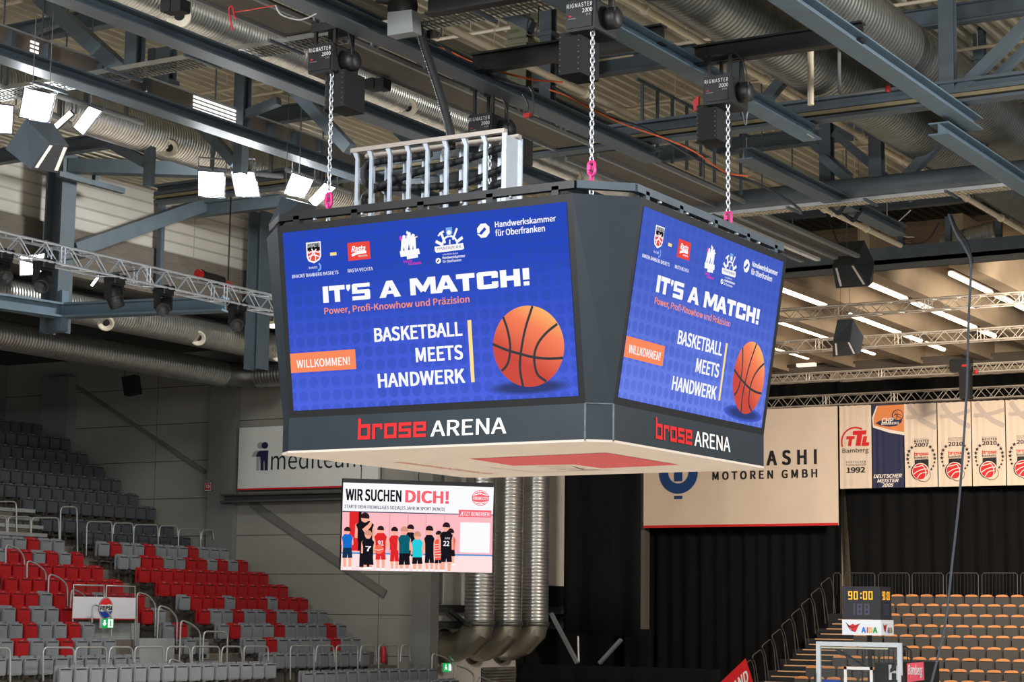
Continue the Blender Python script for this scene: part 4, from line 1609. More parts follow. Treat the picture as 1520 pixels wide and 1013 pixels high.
def art_ttl(P, uw, vh):
    pts = [q7(210+108*math.cos(a), 348-112*math.sin(a)) for a in [math.radians(d) for d in range(200, 58, -6)]]
    P.pline(pts, 0.055, PRINT_R, 1, False)
    for poly in ([(140, 305), (205, 303), (202, 325), (184, 326), (176, 380), (152, 380), (160, 327), (138, 328)],
                 [(192, 262), (296, 258), (292, 290), (262, 291), (250, 378), (212, 379), (224, 293), (188, 294)],
                 [(272, 305), (300, 304), (292, 352), (318, 350), (314, 378), (256, 380)]):
        P.ppoly([q7(*p) for p in poly], PRINT_R, 2)
    P.ptext('Bamberg', q7(108, 433), q7(312, 428), q7(108, 398), INK, 1, 0.008)
    P.ptext('DEUTSCHER', q7(137, 513), q7(290, 510), q7(137, 498), INK, 1, 0, 0, 1.2)
    P.ptext('POKALSIEGER', q7(137, 535), q7(290, 532), q7(137, 520), INK, 1, 0, 0, 1.1)
    P.ptext('1992', q7(140, 588), q7(285, 584), q7(140, 548), INK, 1, 0.03)


def art_chp(P, uw, vh):
    P.ppoly([q7(*p) for p in ((372, 68), (586, 56), (590, 296), (470, 276), (345, 236), (338, 160))], PRINT_W, 1)
    P.ppoly([q7(*p) for p in ((384, 68), (586, 56), (588, 272), (470, 252), (352, 218), (350, 165))], PRINT_OR, 2)
    P.ppoly([q7(*p) for p in ((366, 204), (400, 182), (470, 182), (500, 150), (545, 160), (578, 150), (568, 196), (528, 224), (470, 230), (410, 222))], PRINT_NV, 3)
    P.pellipse(q7(538, 140), 8.6, 8.4, PRINT_NV, 3)
    P.pellipse(q7(540, 140), 7.4, 7.2, PRINT_OR, 4)
    for L_ in ([(508, 140), (540, 132), (572, 142)], [(534, 105), (536, 140), (528, 172)], [(515, 118), (540, 150), (566, 160)]):
        P.pline([q7(*p) for p in L_], 0.022, PRINT_NV, 5)
    P.ptext('CHP', q7(416, 205), q7(508, 192), q7(416, 168), PRINT_W, 5, 0.03, 0.15)
    P.ptext('BAMBERG', q7(412, 222), q7(550, 204), q7(412, 204), PRINT_W, 5, 0.02, 0.15)
    P.ptext('DEUTSCHER', q7(350, 630), q7(572, 624), q7(354, 602), PRINT_W, 1, 0.03, 0.25)
    P.ptext('MEISTER', q7(378, 664), q7(546, 660), q7(382, 638), PRINT_W, 1, 0.03, 0.25)
    P.ptext('2005', q7(415, 698), q7(506, 696), q7(419, 671), PRINT_W, 1, 0.03, 0.25)


def star(P, c, r, m_):
    a = P.uv(c)
    P.poly([(a[0]+(r if k % 2 == 0 else r*.42)*math.cos(PI/2+k*PI/5), a[1]+(r if k % 2 == 0 else r*.42)*math.sin(PI/2+k*PI/5)) for k in range(10)], m_, 2)


def art_title(dx, dy, l2, year, half=False):
    def f(P, uw, vh):
        def q(x, y):
            return q7(x+dx, y+dy)
        ed = lambda L_: [q(*p) for p in L_]
        P.pline(ed([(622, 58), (650, 105), (700, 160), (770, 205), (838, 238)]), 0.17, PRINT_GR, 1)
        P.pline(ed([(602, 157), (660, 155), (720, 146), (790, 126), (838, 112)]), 0.13, PRINT_GR, 1)
        P.ptext('DEUTSCHER', q(667, 333), q(780, 330), q(667, 322), SHG if l2 == 'MEISTER' else INK, 3, 0, 0, 1.1)
        if l2 == 'MEISTER':
            P.ptext('MEISTER', q(667, 353), q(782, 348), q(667, 336), INK, 3, 0.02, 0, 1.1)
        else:
            P.ptext(l2, q(667, 348), q(780, 344), q(667, 338), INK, 3, 0, 0, 1.1)
        if half:
            P.ptext(year, q(667, 388), q(722, 386), q(667, 358), INK, 3, 0.02)
        else:
            P.ptext(year, q(667, 388), q(780, 384), q(667, 358), INK, 3, 0.02)
        for p in ((648, 392), (627, 420), (617, 450), (616, 481), (620, 511), (630, 542), (792, 386), (812, 414), (824, 446), (827, 476), (825, 507), (816, 537), (800, 561)):
            star(P, q(*p), 0.075 if p[1] < 500 else 0.055, INK)
        a, b, c = P.uv(q(667, 455)), P.uv(q(778, 450)), P.uv(q(667, 428))
        brose(P, a[0], b[0], a[1], c[1], PRINT_R)
        P.ptext('baskets', q(667, 480), q(778, 476), q(667, 460), INK, 3, 0.008)
        P.ppoly(ed([(671, 487), (778, 482), (780, 575), (671, 575)]), INK, 2)
        P.pellipse(q(740, 608), 10.5, 10.0, INK, 3)
        P.pellipse(q(740, 608), 9.8, 9.3, CLOTH, 4)
        P.pellipse(q(712, 578), 13.0, 13.0, INK, 5)
        P.pellipse(q(718, 579), 12.6, 12.6, PRINT_W, 6)
        P.pellipse(q(717, 580), 11.4, 11.6, PRINT_R, 7)
        for L_ in ([(664, 600), (700, 575), (745, 560), (772, 560)], [(668, 548), (705, 540), (735, 530)], [(735, 530), (756, 565), (760, 610), (748, 636)], [(692, 630), (720, 595), (768, 585)]):
            P.pline(ed(L_), 0.03, PRINT_W, 8)
    return f


pa = [(1247.0, 726.0), (1294.9, 725.0), (1342.7, 724.0), (1392.4, 723.0), (1443.4, 722.0), (1494.2, 721.0), (1546, 720.0)]
TOPS = [603.0, 601.5, 600.0, 598.0, 596.0, 594.0]
GRP = 'championship banners at the far end'
arts = [(art_ttl, CLOTH, 'narrow cream banner with red lettering and the year 1992 on it'), (art_chp, PRINT_NV, 'narrow navy and orange banner with the year 2005 at its foot'),
        (art_title(0, 0, 'MEISTER', '2007'), CLOTH, 'narrow cream star banner with ball emblem and the year 2007'),
        (art_title(265, -8, 'POKALSIEGER', '2010'), CLOTH, 'narrow cream star banner marked 2010, the grey rope hanging in front of it'),
        (art_title(529, -15, 'MEISTER', '2010'), CLOTH, 'narrow cream star banner marked 2010, next beyond the one the rope crosses'),
        (art_title(797, -25, 'POKALSIEGER', '20', True), CLOTH, 'narrow cream star banner with only the digits 20 showing, farthest from the cube')]
for i, (ar, mt, lb) in enumerate(arts):
    banner((pa[i][0]+(0 if i == 0 else 0.9), pa[i][1]), (pa[i+1][0]-0.9, pa[i+1][1]), (pa[i][0], TOPS[i]), 'championship_banner', lb, 'banner', GRP, ar, mt)

# ================================================================== STANDING DUCTS
XD = -18.35
for i, u in enumerate((713, 754.5, 794)):
    c = onx(u, 800, XD)
    lab = ['silver spiral air duct nearest the hanging advertising screen, running down the wall', 'silver spiral air duct between two others on the pale wall', 'silver spiral air duct beside the hanging black curtain'][i]
    t = thing('air_duct', lab, 'air duct', (c.x, c.y, 4.5), 'standing air ducts by the pale wall')
    rad = 0.46
    zb = onx(u, 930, XD).z
    m = MB()
    m.ribbed((XD, c.y, zb), (XD, c.y, 14.6), rad, 0.11, 0.011, 28)
    m.build('spiral_pipe', GALV, t)
    m = MB()
    m.lathe([(rad+0.0, 0), (rad+0.035, 0), (rad+0.035, 0.14), (rad, 0.14)], (XD, c.y, zb+0.0), (0, 0, 1), 28)
    m.box(XD-0.06, XD+0.06, c.y-rad-0.10, c.y-rad-0.02, zb+0.0, zb+0.14)
    m.build('clamp', GALV_D, t)
    p0 = Vector((XD, c.y, zb))
    p1 = Vector((XD, c.y, zb-0.10))
    p2 = Vector((XD-0.42, c.y-0.05, zb-0.52))
    p3 = Vector((XW+0.45, c.y-0.08, zb-0.66))
    p4 = Vector((XW+0.02, c.y-0.08, zb-0.66))
    m = MB()
    m.tube([p0, p1, p2, p3, p4], rad, 28)
    o = m.build('elbow', mat('elbow_sheet', (168, 164, 150), 0.38, 0.8, 0.1, 3), t)
    md = o.modifiers.new('crisp_seams', 'EDGE_SPLIT')
    md.split_angle = math.radians(16)
    m = MB()
    m.lathe([(rad, 0), (rad+0.10, 0.0), (rad+0.10, 0.04), (rad, 0.04)], p4, (1, 0, 0), 28)
    m.build('flange', GALV_D, t)
# pale wall fittings below the elbows
a, b = onx(716, 993, XW+0.05), onx(764, 1022, XW+0.05)
t = thing('air_vent', 'slatted metal air vent in the pale wall under the standing ducts', 'vent', (XW+0.05, a.y, b.z))
m = MB()
m.box(XW, XW+0.02, a.y, b.y, b.z, a.z)
m.build('backing', BLACKM, t)
m = MB()
for k in range(7):
    z = b.z+(a.z-b.z)*(k+0.3)/7
    m.hexa([(XW+0.02, a.y, z+0.09), (XW+0.02, b.y, z+0.09), (XW+0.03, b.y, z+0.10), (XW+0.03, a.y, z+0.10)], [(XW+0.10, a.y, z), (XW+0.10, b.y, z), (XW+0.11, b.y, z+0.01), (XW+0.11, a.y, z+0.01)])
m.build('slat', GALV, t)
a, b = onx(654, 852, XW+0.06), onx(689, 899, XW+0.06)
m = MB()
m.box(XW+0.02, XW+0.06, a.y, b.y, b.z, a.z)
tag(m.build('wall_panel', WHITE), 'white rectangular wall panel beside the duct under the advertising screen', 'panel')


def exit_sign(c, w_, h, label, U, arrow):
    P = Panel(c, U, (0, 0, 1), 0.004)
    t = thing('exit_sign', label, 'sign', tuple(c), None)
    m_ = MB()
    f = [P.O+P.U*x+P.V*y for x, y in ((0, 0), (w_, 0), (w_, h), (0, h))]
    m_.hexa([p for p in f], [p-P.N*0.08 for p in f])
    m_.build('case', WHITE, t)
    GR = glow('exit_green', (24, 168, 84), 1.0)
    WH = glow('exit_white', (236, 255, 244), 1.0)
    P.rect(0, w_, 0, h, GR, 1)
    if arrow:
        P.rect(w_*.5, w_*.97, h*.06, h*.94, WH, 2)
        P.poly([(w_*.2, h*.2), (w_*.42, h*.5), (w_*.30, h*.5), (w_*.30, h*.85), (w_*.12, h*.85), (w_*.12, h*.5), (w_*.02, h*.5)], WH, 2)
        P.rect(w_*.68, w_*.78, h*.2, h*.8, GR, 3)
    else:
        P.rect(w_*.55, w_*.92, h*.12, h*.88, WH, 2)
        P.ellipse((w_*.30, h*.74), h*.11, h*.11, WH, 2, 10)
        P.poly([(w_*.18, h*.6), (w_*.38, h*.6), (w_*.44, h*.36), (w_*.38, h*.14), (w_*.30, h*.36), (w_*.16, h*.14), (w_*.22, h*.4)], WH, 2)
    P.build('lit_face', t)


exit_sign(onx(151, 933, -20.6), 0.42, 0.24, 'lit green and white arrow sign below the cola banner in the seats', (0, 1, 0), True)
exit_sign(onx(657, 998, XW+0.3), 0.42, 0.27, 'lit green exit sign under the elbow of the nearest standing duct', (0.3, 1, 0), False)
P = Panel(ony(303.5, 729, YW-0.25), (1, 0, 0), (0, 0, 1), 0.004)
t = thing('fire_sign', 'small square red hose reel sign on the concrete column', 'sign', tuple(P.O))
w_ = P.uv((313.5, 729))[0]
h_ = P.uv((303.5, 717))[1]
m = MB()
m.box(P.O.x-0.02, P.O.x+w_+0.02, YW-0.25, YW-0.21, P.O.z-0.02, P.O.z+h_+0.02)
m.build('plate', BLACK, t)
P.rect(0, w_, 0, h_, WHITE, 1)
P.rect(w_*.08, w_*.92, h_*.08, h_*.92, REDP, 2)
P.ring((w_*.46, h_*.55), w_*.12, w_*.20, WHITE, 3, 0, 2*PI, 16)
P.poly([(w_*.6, h_*.2), (w_*.86, h_*.5), (w_*.6, h_*.8), (w_*.72, h_*.5)], WHITE, 3)
P.build('symbol', t)
c = ony(569, 985, 25.1)
t = thing('fire_extinguisher', 'red fire extinguisher standing by the concrete column at the rail end', 'fire extinguisher', tuple(c))
m = MB()
m.lathe([(0, 0), (0.085, 0.0), (0.09, 0.04), (0.09, 0.40), (0.06, 0.47), (0.025, 0.50), (0.025, 0.52), (0, 0.52)], c, (0, 0, 1), 16)
m.build('cylinder', REDP, t)
m = MB()
m.box(c.x-0.03, c.x+0.08, c.y-0.02, c.y+0.02, c.z+0.52, c.z+0.56)
m.tube(catmull([(c.x, c.y, c.z+0.54), (c.x-0.1, c.y, c.z+0.5), (c.x-0.11, c.y, c.z+0.2)]), 0.012, 6)
m.build('valve', BLACK, t)

# ================================================================== SIDE STAND (rows along the hall, seats face the court)
def row_x(k):
    return -18.9-0.85*k


def row_z(k):
    return 3.48+0.382*k     # top edge of the folded seat


ROWN = 'ABCDEFGHI'
UP = [(282, 797), (257, 781), (231, 753.5), (205, 734), (179, 712), (153, 692.5), (129, 673), (104, 651), (62, 630)]
UPP = [ony(u, v+1, 24.95) for u, v in UP]
m = MB()
YS0, YS1 = 2.0, YW
for k in range(9):
    z = row_z(k)-0.80
    m.box(row_x(k)-0.50, row_x(k)+0.35, YS0, YS1, z-1.2, z)
for i, p in enumerate(UPP):
    nx = UPP[i+1].x if i+1 < len(UPP) else p.x-0.75
    m.box(nx+0.22, p.x+0.28, YS0, YS1, p.z-2.2, p.z-0.82)
m.box(UPP[0].x+0.28, row_x(8)-0.5, YS0, YS1, 4.2, row_z(8)-0.55)
m.box(-18.55, -17.1, YS0, YW+0.0, 1.5, 2.30)
m.box(-17.1, -16.0, YS0, YW+4, 0.8, 1.95)
struct(m.build('floor_side_stand', STEP))


def seat_proto(nm, mt, lab):
    t = thing(nm, lab, 'seat')
    m_ = MB()
    m_.rbox(0.0, 0.055, -0.212, 0.212, -0.40, -0.015, 0.05, 'x', 0, 3)
    m_.rbox(0.055, 0.066, -0.185, 0.185, -0.37, -0.075, 0.04, 'x', 0, 3)
    m_.box(0.056, 0.070, -0.165, 0.165, -0.062, -0.044, 1)
    m_.box(0.0, 0.05, -0.03, 0.03, -0.015, -0.004, 2)
    m_.build('seat_pan', [mt, BLACKM, ALU], t, local=True)
    m_ = MB()
    a = [(-0.17, -0.225), (-0.17, 0.225)]
    m_.rbox(-0.11, -0.07, -0.222, 0.222, -0.42, 0.035, 0.06, 'x', 0, 3)
    m_.build('backrest', mt, t, local=True)
    m_ = MB()
    m_.box(-0.16, 0.02, -0.19, -0.16, -0.50, -0.34)
    m_.box(-0.16, 0.02, 0.16, 0.19, -0.50, -0.34)
    m_.box(-0.16, -0.10, -0.2, 0.2, -0.52, -0.46)
    m_.box(-0.15, -0.11, -0.03, 0.03, -0.80, -0.5)
    m_.build('bracket', RAIL_D, t, local=True)
    return t


PROTO = {'G': seat_proto('stadium_chair', S_GREY, 'x'), 'R': seat_proto('stadium_chair', S_RED, 'x'), 'D': seat_proto('stadium_chair', S_SHADE, 'x')}
USED = set()
CNAME = {'G': 'grey', 'R': 'red', 'D': 'shade-toned'}


def put_seat(c, x, y, z, label, group):
    p = PROTO[c]
    if c in USED:
        p = copy_tree(p)
    USED.add(c)
    p.location = (x, y, z)
    p['label'] = label
    p['group'] = group


RIGHT = {'I': 'GRGGRGGGRGGG', 'H': 'GGRRGGRRGRGR', 'G': 'R'*12, 'F': 'R'*12, 'E': 'GRRRGRRRGRRR', 'D': 'RGGRGGRGGRGG', 'C': 'GRGGGRGGGGRG', 'B': 'GGRGGGGGRGG', 'A': 'GGGGGGGGGG'}
LEFT = {'I': 'GGRGG', 'H': 'GRRGRGR', 'G': 'R'*8, 'F': 'R'*9, 'E': 'RRRGR', 'D': 'GRGGR', 'C': 'GGRGGRG', 'B': 'GRGGRGGG', 'A': 'GGGGGGGGGG'}
LEND = {'I': (95, 805), 'H': (123, 824), 'G': (152, 845), 'F': (182, 862), 'E': (97, 884), 'D': (107, 907), 'C': (139.5, 930), 'B': (171, 955), 'A': (207, 975)}
REND = {'A': 23.2, 'B': 23.95, 'C': 24.4, 'D': 24.6, 'E': 24.75, 'F': 24.85, 'G': 24.95, 'H': 25.0, 'I': 25.1}
MID = {'E': ('RRGRRR', 213.5), 'D': ('RG', 245), 'C': ('GR', 278), 'B': ('GG', 310)}
for k, rn in enumerate(ROWN):
    X, Z = row_x(k), row_z(k)
    where = '%s row above the hoop rail' % ordinal(k+1)
    s = RIGHT[rn]
    y1 = REND[rn]-0.24
    n = len(s)
    for i, c in enumerate(s):
        y = y1-0.5*(n-1-i)
        put_seat(c, X, y, Z, '%s folded seat, %s, %s from the concrete wall' % (CNAME[c], where, ordinal(n-i)), 'folded seats between the stairs and the concrete wall')
    s = LEFT[rn]
    e = onx(LEND[rn][0], LEND[rn][1], X).y-0.24
    n = len(s)
    for i, c in enumerate(s):
        y = e-0.5*(n-1-i)
        put_seat(c, X, y, Z, '%s folded seat beyond the stairs, %s, %s from the aisle' % (CNAME[c], where, ordinal(n-i)), 'folded seats on the far side of the stairs from the concrete wall')
    if rn in MID:
        s, u = MID[rn]
        e = onx(u, 900, X).y-0.24
        for i, c in enumerate(s):
            put_seat(c, X, e-0.5*(len(s)-1-i), Z, '%s folded seat by the entry railing, %s, %s from stairs' % (CNAME[c], where, ordinal(len(s)-i)), 'folded seats beside the entry railing')
# front row in front of the hoop rail
XF_ = -17.62
for (u0, u1, vv, nm) in ((79, 409, 988, 'under the slanting handrails'), (447, 647, 996, 'towards the standing ducts')):
    pa_, pb_ = onx(u0, vv, XF_), onx(u1, vv, XF_)
    n = int((pb_.y-pa_.y)/0.5)
    for i in range(n):
        y = pb_.y-0.25-0.5*i
        put_seat('G', XF_, y, onx((u0+u1)/2, vv-0.5, XF_).z, 'grey folded seat %s, before the hoop rail, %s from duct end' % (nm, ordinal(i+1)), 'front row of folded seats')
pa_, pb_ = onx(560, 1009, -16.75), onx(680, 1009, -16.75)
for i in range(int((pb_.y-pa_.y)/0.5)):
    put_seat('G', -16.75, pb_.y-0.25-0.5*i, pb_.z, 'grey folded seat in the lowest row, %s from the green exit sign' % ordinal(i+1), 'lowest folded seats')
# upper tier rows, their shade put into the seat colour
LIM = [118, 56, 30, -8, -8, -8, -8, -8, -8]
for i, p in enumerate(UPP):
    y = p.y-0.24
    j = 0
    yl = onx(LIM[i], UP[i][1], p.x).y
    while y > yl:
        put_seat('D', p.x, y, p.z, 'shade-toned folded seat, %s row of the shaded upper tier, %s from the wall end' % ('bottom' if i == 0 else ordinal(i+1), ordinal(j+1)), 'shaded folded seats of the upper tier')
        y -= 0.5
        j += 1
# stairs between the blocks: pale edges on each step
m = MB()
for k in range(0, 9):
    X = row_x(k)
    yl = onx(LEND[ROWN[k]][0], LEND[ROWN[k]][1], X).y
    if ROWN[k] in 'EDCB':
        yl = onx(MID[ROWN[k]][1], 900, X).y
    yr = REND[ROWN[k]]-0.5*len(RIGHT[ROWN[k]])-0.25
    z = row_z(k)-0.80
    for dx, dz in ((0.35, 0.0), (-0.08, 0.19)):
        m.box(X+dx-0.40, X+dx+0.003, yl+0.1, yr-0.45, z+dz-0.03, z+dz+0.005)
        m.box(X+dx-0.02, X+dx+0.012, yl+0.12, yr-0.47, z+dz-0.13, z+dz+0.008, 1)
struct(m.build('stair_steps', [STEP, NOSE]))
m = MB()
for i in range(5):
    p0, p1 = onx(-14, 752+i*12, -26.6+i*0.1), onx(52+i*6, 752+i*12, -26.6+i*0.1)
    m.box(p0.x-0.3, p0.x+0.02, p0.y, p1.y, p0.z-0.10, p0.z)
struct(m.build('stair_steps_upper', NOSE))


# hoop rails
def hoop(pxs, X, label, group, r=0.024, mt=None, name='hoop_rail', Y=None):
    pts = [onx(u, v, X) if Y is None else ony(u, v, Y) for u, v in pxs]
    # round the corners
    out = [pts[0]]
    for i in range(1, len(pts)-1):
        a_, b_, c_ = pts[i-1], pts[i], pts[i+1]
        d1, d2 = min(0.14, (a_-b_).length*.45), min(0.14, (c_-b_).length*.45)
        p_, q_ = b_+(a_-b_).normalized()*d1, b_+(c_-b_).normalized()*d2
        for k in range(5):
            t_ = k/4
            out.append(p_*(1-t_)**2+b_*2*t_*(1-t_)+q_*t_*t_)
    out.append(pts[-1])
    m_ = MB()
    m_.tube(out, r, 8)
    o = m_.build(name, mt or RAIL)
    return tag(o, label, 'railing', group)


LOW = [(-28, 15, 1), (64, 110, 1), (112, 158, 1), (161, 198, 0), (200, 243, 1), (246, 283, 0), (285, 326, 1), (328, 360, 0), (362, 398, 1), (431, 466, 1), (468, 497, 0), (499, 531, 1), (534, 559, 0), (562, 591, 1), (594, 609, 0)]
for i, (a, b, full) in enumerate(LOW):
    vt = 962.5-0.0065*(a+b)/2
    d = 50 if full else 24
    hoop([(a, vt+d), (a+(2 if not full else 0), vt), (b-(2 if not full else 0), vt), (b, vt+(22 if i in (1, 3) else d))], -18.35, 'galvanised rail hoop along the bottom row of folded seats, %s from the duct end' % ordinal(len(LOW)-i), 'rail hoops along the bottom row')
UPR = [(-22, 9, 766, 35), (-20, 24, 745, 60), (12, 45, 767.5, 40), (47, 87, 769, 36), (90, 114, 753, 70), (129, 166, 775, 50), (169, 197, 777, 16), (199, 234, 779.5, 30), (237, 263, 781, 16), (265.5, 297, 785.5, 28), (300, 316, 787, 14)]
for i, (a, b, vt, d) in enumerate(UPR):
    hoop([(a-1, vt+d), (a, vt), (b, vt), (b+1, vt+d)], -26.35, 'galvanised rail hoop below the shaded upper tier, %s from the concrete column' % ordinal(len(UPR)-i), 'rail hoops below the upper tier')
SL = [([(8.5, 836), (8.5, 808), (27, 815), (36, 827), (36.5, 857)], -25.0), ([(40, 858), (40, 832), (55, 838), (68, 849), (68.5, 880)], -24.2), ([(71.5, 880), (72.5, 852), (88, 858), (100, 869), (100, 900)], -23.3),
      ([(104.5, 903), (106, 874.5), (121, 881), (132, 893), (132.5, 923)], -22.5), ([(136.5, 925), (137.5, 897), (153, 903), (165, 914), (165, 945)], -21.7), ([(203, 945), (203.5, 879.5), (220, 884), (231, 898), (230, 945)], -22.3),
      ([(233, 962), (235.5, 899), (252, 904), (263, 918), (262, 965)], -21.4), ([(266, 985), (268.5, 920.5), (285, 927), (297.5, 939), (296.5, 982)], -20.6), ([(300.5, 982), (302.5, 938), (334, 938.5), (338, 944), (336, 1000)], -20.0),
      ([(249, 1005), (251.5, 978), (270, 984), (282, 992), (282, 1016)], -19.1), ([(284, 1016), (288, 998), (307, 1005), (320, 1016)], -19.1),
      ([(641, 992), (641.5, 970), (661, 977), (671.5, 985), (671, 1008)], -17.4), ([(675, 1007), (675.5, 988), (692, 993), (703.5, 1002), (703, 1016)], -17.1), ([(707, 1016), (712, 1004.5), (730, 1012), (736, 1017)], -16.9)]
SLW = ['topmost beside the left seat block', 'second from the top of the stairs', 'third from the top of the stairs', 'touching the cola banner', 'in front of the cola banner emblem', 'at the far edge of the cola banner', 'between the stray red and grey seats', 'leaning over the lower grey seats', 'squarest of the set, by the lower stairs', 'in the gap of the bottom rail hoops', 'lowest, cut by the picture foot', 'at the concrete column beside the ducts', 'right of the green exit sign by the ducts', 'under the duct elbow, cut by the picture foot']
for (pxs, X), wds in zip(SL, SLW):
    X += 1.0 if X < -18 else 0.3
    hoop(pxs, X, 'slanting galvanised stair handrail, %s' % wds, 'slanting stair handrails', 0.024, RAIL, 'stair_handrail')

# cola banner with mesh railing over the entry
XE = -20.95
gate = thing('entry_railing', 'mesh entry railing with two hoops holding the white cola banner', 'railing', tuple(onx(105, 930, XE)))
m = MB()
for pxs in ([(108, 926), (109, 869), (154, 869.5), (154.5, 888)], [(157, 888), (158, 870), (200, 871), (201, 960)]):
    pts = [onx(u, v, XE) for u, v in pxs]
    m.tube(pts, 0.024, 8)
m.build('hoop', RAIL, gate)
m = MB()
pA, pB = onx(108, 928, XE), onx(201, 871, XE)
y = pA.y
while y < pB.y:
    m.bar((XE-0.03, y, pA.z), (XE-0.03, y, pB.z), 0.006, 0.006)
    y += 0.075
z = pA.z
while z < pB.z:
    m.bar((XE-0.03, pA.y, z), (XE-0.03, pB.y, z), 0.006, 0.006)
    z += 0.075
m.build('wire_mesh', RAIL_D, gate)
pc = Panel(onx(107.5, 920, XE+0.03), (0, 1, 0), (0, 0, 1), 0.005)
cola = thing('cola_banner', 'white banner with round red, white and blue emblem tied to the entry railing', 'banner', tuple(pc.O))
uw, vh = pc.uv((200.5, 920))[0], pc.uv((107.5, 886))[1]
m = MB()
f = [pc.O+pc.U*x+pc.V*yy for x, yy in ((0, 0), (uw, 0), (uw, vh), (0, vh))]
m.hexa(f, [p-pc.N*0.01 for p in f])
m.build('cloth', mat('banner_white', (214, 212, 216), 0.7, 0, 0.03, 2), cola)
pc.rect(0, uw, 0, 0.03, REDP, 1)
cc = pc.uv((156.5, 903))
R = 0.245
COLB = mat('cola_blue', (20, 66, 168), 0.6, 0, 0.03, 3)
COLR = mat('cola_red', (224, 40, 44), 0.6, 0, 0.03, 3)
pc.ellipse(cc, R*1.09, R*1.09, INK, 1, 36)
pc.ellipse(cc, R*1.03, R*1.03, WHITE, 2, 36)
pts = [(cc[0]+R*math.cos(t), cc[1]+R*math.sin(t)) for t in [math.radians(18+144*k/20) for k in range(21)]]
pc.poly(pts+[(cc[0]-R*.5, cc[1]+R*.36), (cc[0], cc[1]+R*.30), (cc[0]+R*.5, cc[1]+R*.42)], COLR, 3)
pts = [(cc[0]+R*math.cos(t), cc[1]+R*math.sin(t)) for t in [math.radians(198+144*k/20) for k in range(21)]]
pc.poly(pts+[(cc[0]+R*.5, cc[1]-R*.36), (cc[0], cc[1]-R*.30), (cc[0]-R*.5, cc[1]-R*.42)], COLB, 3)
pc.text('PEPSI', cc[0]-R*.92, cc[0]+R*.92, cc[1]-R*.2, cc[1]+R*.2, INK, 4, 0.04)
pc.build('print', cola)
# grey entry walls under the banner
m = MB()
a, b = onx(205, 948, -20.2), onx(244, 1010, -20.2)
m.box(-20.25, -20.15, a.y, b.y+0.3, 1.8, a.z)
a2, b2 = onx(107, 925, -21.2), onx(203, 990, -21.2)
m.box(-21.25, -21.15, a2.y, b2.y, 1.8, a2.z)
struct(m.build('wall_entry', mat('entry_grey', (150, 152, 150), 0.7, 0, 0.06, 1.5)))
m = MB()
a, b = onx(287, 982, -19.2), onx(325, 1000, -19.2)
m.box(-19.25, -19.2, a.y, b.y, b.z, a.z)
tag(m.build('kick_panel', mat('panel_grey', (122, 120, 122), 0.7, 0, 0.05, 2)), 'grey panel fixed between two rail hoops at the foot of the stairs', 'panel')

# ================================================================== END STAND (rows across the hall)
VT = [883.3, 897.2, 912.3, 928.1, 943.4, 960.3, 977.2, 993.8, 1010.5]
ANCH = [1344.4, 1331.2, 1339.6, 1349.3, 1335.6, 1368, 1354.4, 1388.7, 1374.7]
YR = [38.8-1.014*i for i in range(9)]
XLIM = -8.95
pr = thing('auditorium_chair', 'x', 'seat')
m = MB()
m.rbox(-0.215, 0.215, -0.05, 0.0, -0.42, -0.03, 0.07, 'y', 0, 4)
m.build('seat_pan', S_BLACK, pr, local=True)
m = MB()
pts = [(-0.20, -0.03), (-0.165, 0.025), (-0.05, 0.042), (0.05, 0.042), (0.165, 0.025), (0.20, -0.03)]
m.add([(x, -0.075, z-0.005) for x, z in pts]+[(x, 0.01, z) for x, z in pts], [(0, 1, 2, 3, 4, 5), (11, 10, 9, 8, 7, 6)]+[(i, i+6, (i+1) % 6+6, (i+1) % 6) for i in range(6)])
m.build('wooden_edge', S_WOOD, pr, local=True)
m = MB()
m.rbox(-0.222, 0.222, 0.05, 0.09, -0.40, 0.0, 0.06, 'y', 0, 3)
m.build('backrest', S_BLACK, pr, local=True)
m = MB()
m.box(-0.03, 0.03, 0.0, 0.06, -0.80, -0.36)
m.build('pedestal', BLACKM, pr, local=True)
first = True
zr = []
for i in range(9):
    Y = YR[i]
    z = ony(1400, VT[i], Y).z-0.03
    zr.append(z)
    x = ony(ANCH[i], VT[i], Y).x+0.225
    while x-0.5 > XLIM+0.2:
        x -= 0.5
    j = 0
    xmax = ony(1530, VT[i], Y).x+0.2
    while x < xmax:
        o = pr if first else copy_tree(pr)
        first = False
        o.location = (x, Y, z)
        o['label'] = 'charcoal seat with orange edge, %s row from rear railing, %s from dark stairs' % ('first' if i == 0 else ordinal(i+1), ordinal(j+1))
        o['group'] = 'orange-edged folded seats in the end stand'
        x += 0.5
        j += 1
m = MB()
for i in range(9):
    m.box(-10.9, 8, YR[i]-0.42, YR[i]+0.62, zr[i]-1.8, zr[i]-0.80)
m.box(-11.3, 8, YR[0]+0.6, 41.5, 2, zr[0]-0.62)
struct(m.build('floor_end_stand', DARKSTEP))
m = MB()
xs0 = -10.55
for i in range(9):
    for dy, dz in ((-0.42, 0.0), (0.09, 0.165)):
        zz = zr[i]-0.80+dz
        if dz:
            m.box(xs0, XLIM-0.15, YR[i]+dy, YR[i]+dy+0.5, zz-0.16, zz)
        m.box(xs0, XLIM-0.15, YR[i]+dy-0.012, YR[i]+dy+0.04, zz-0.028, zz+0.006, 1)
struct(m.build('stair_steps_end', [DARKSTEP, NOSE_R]))
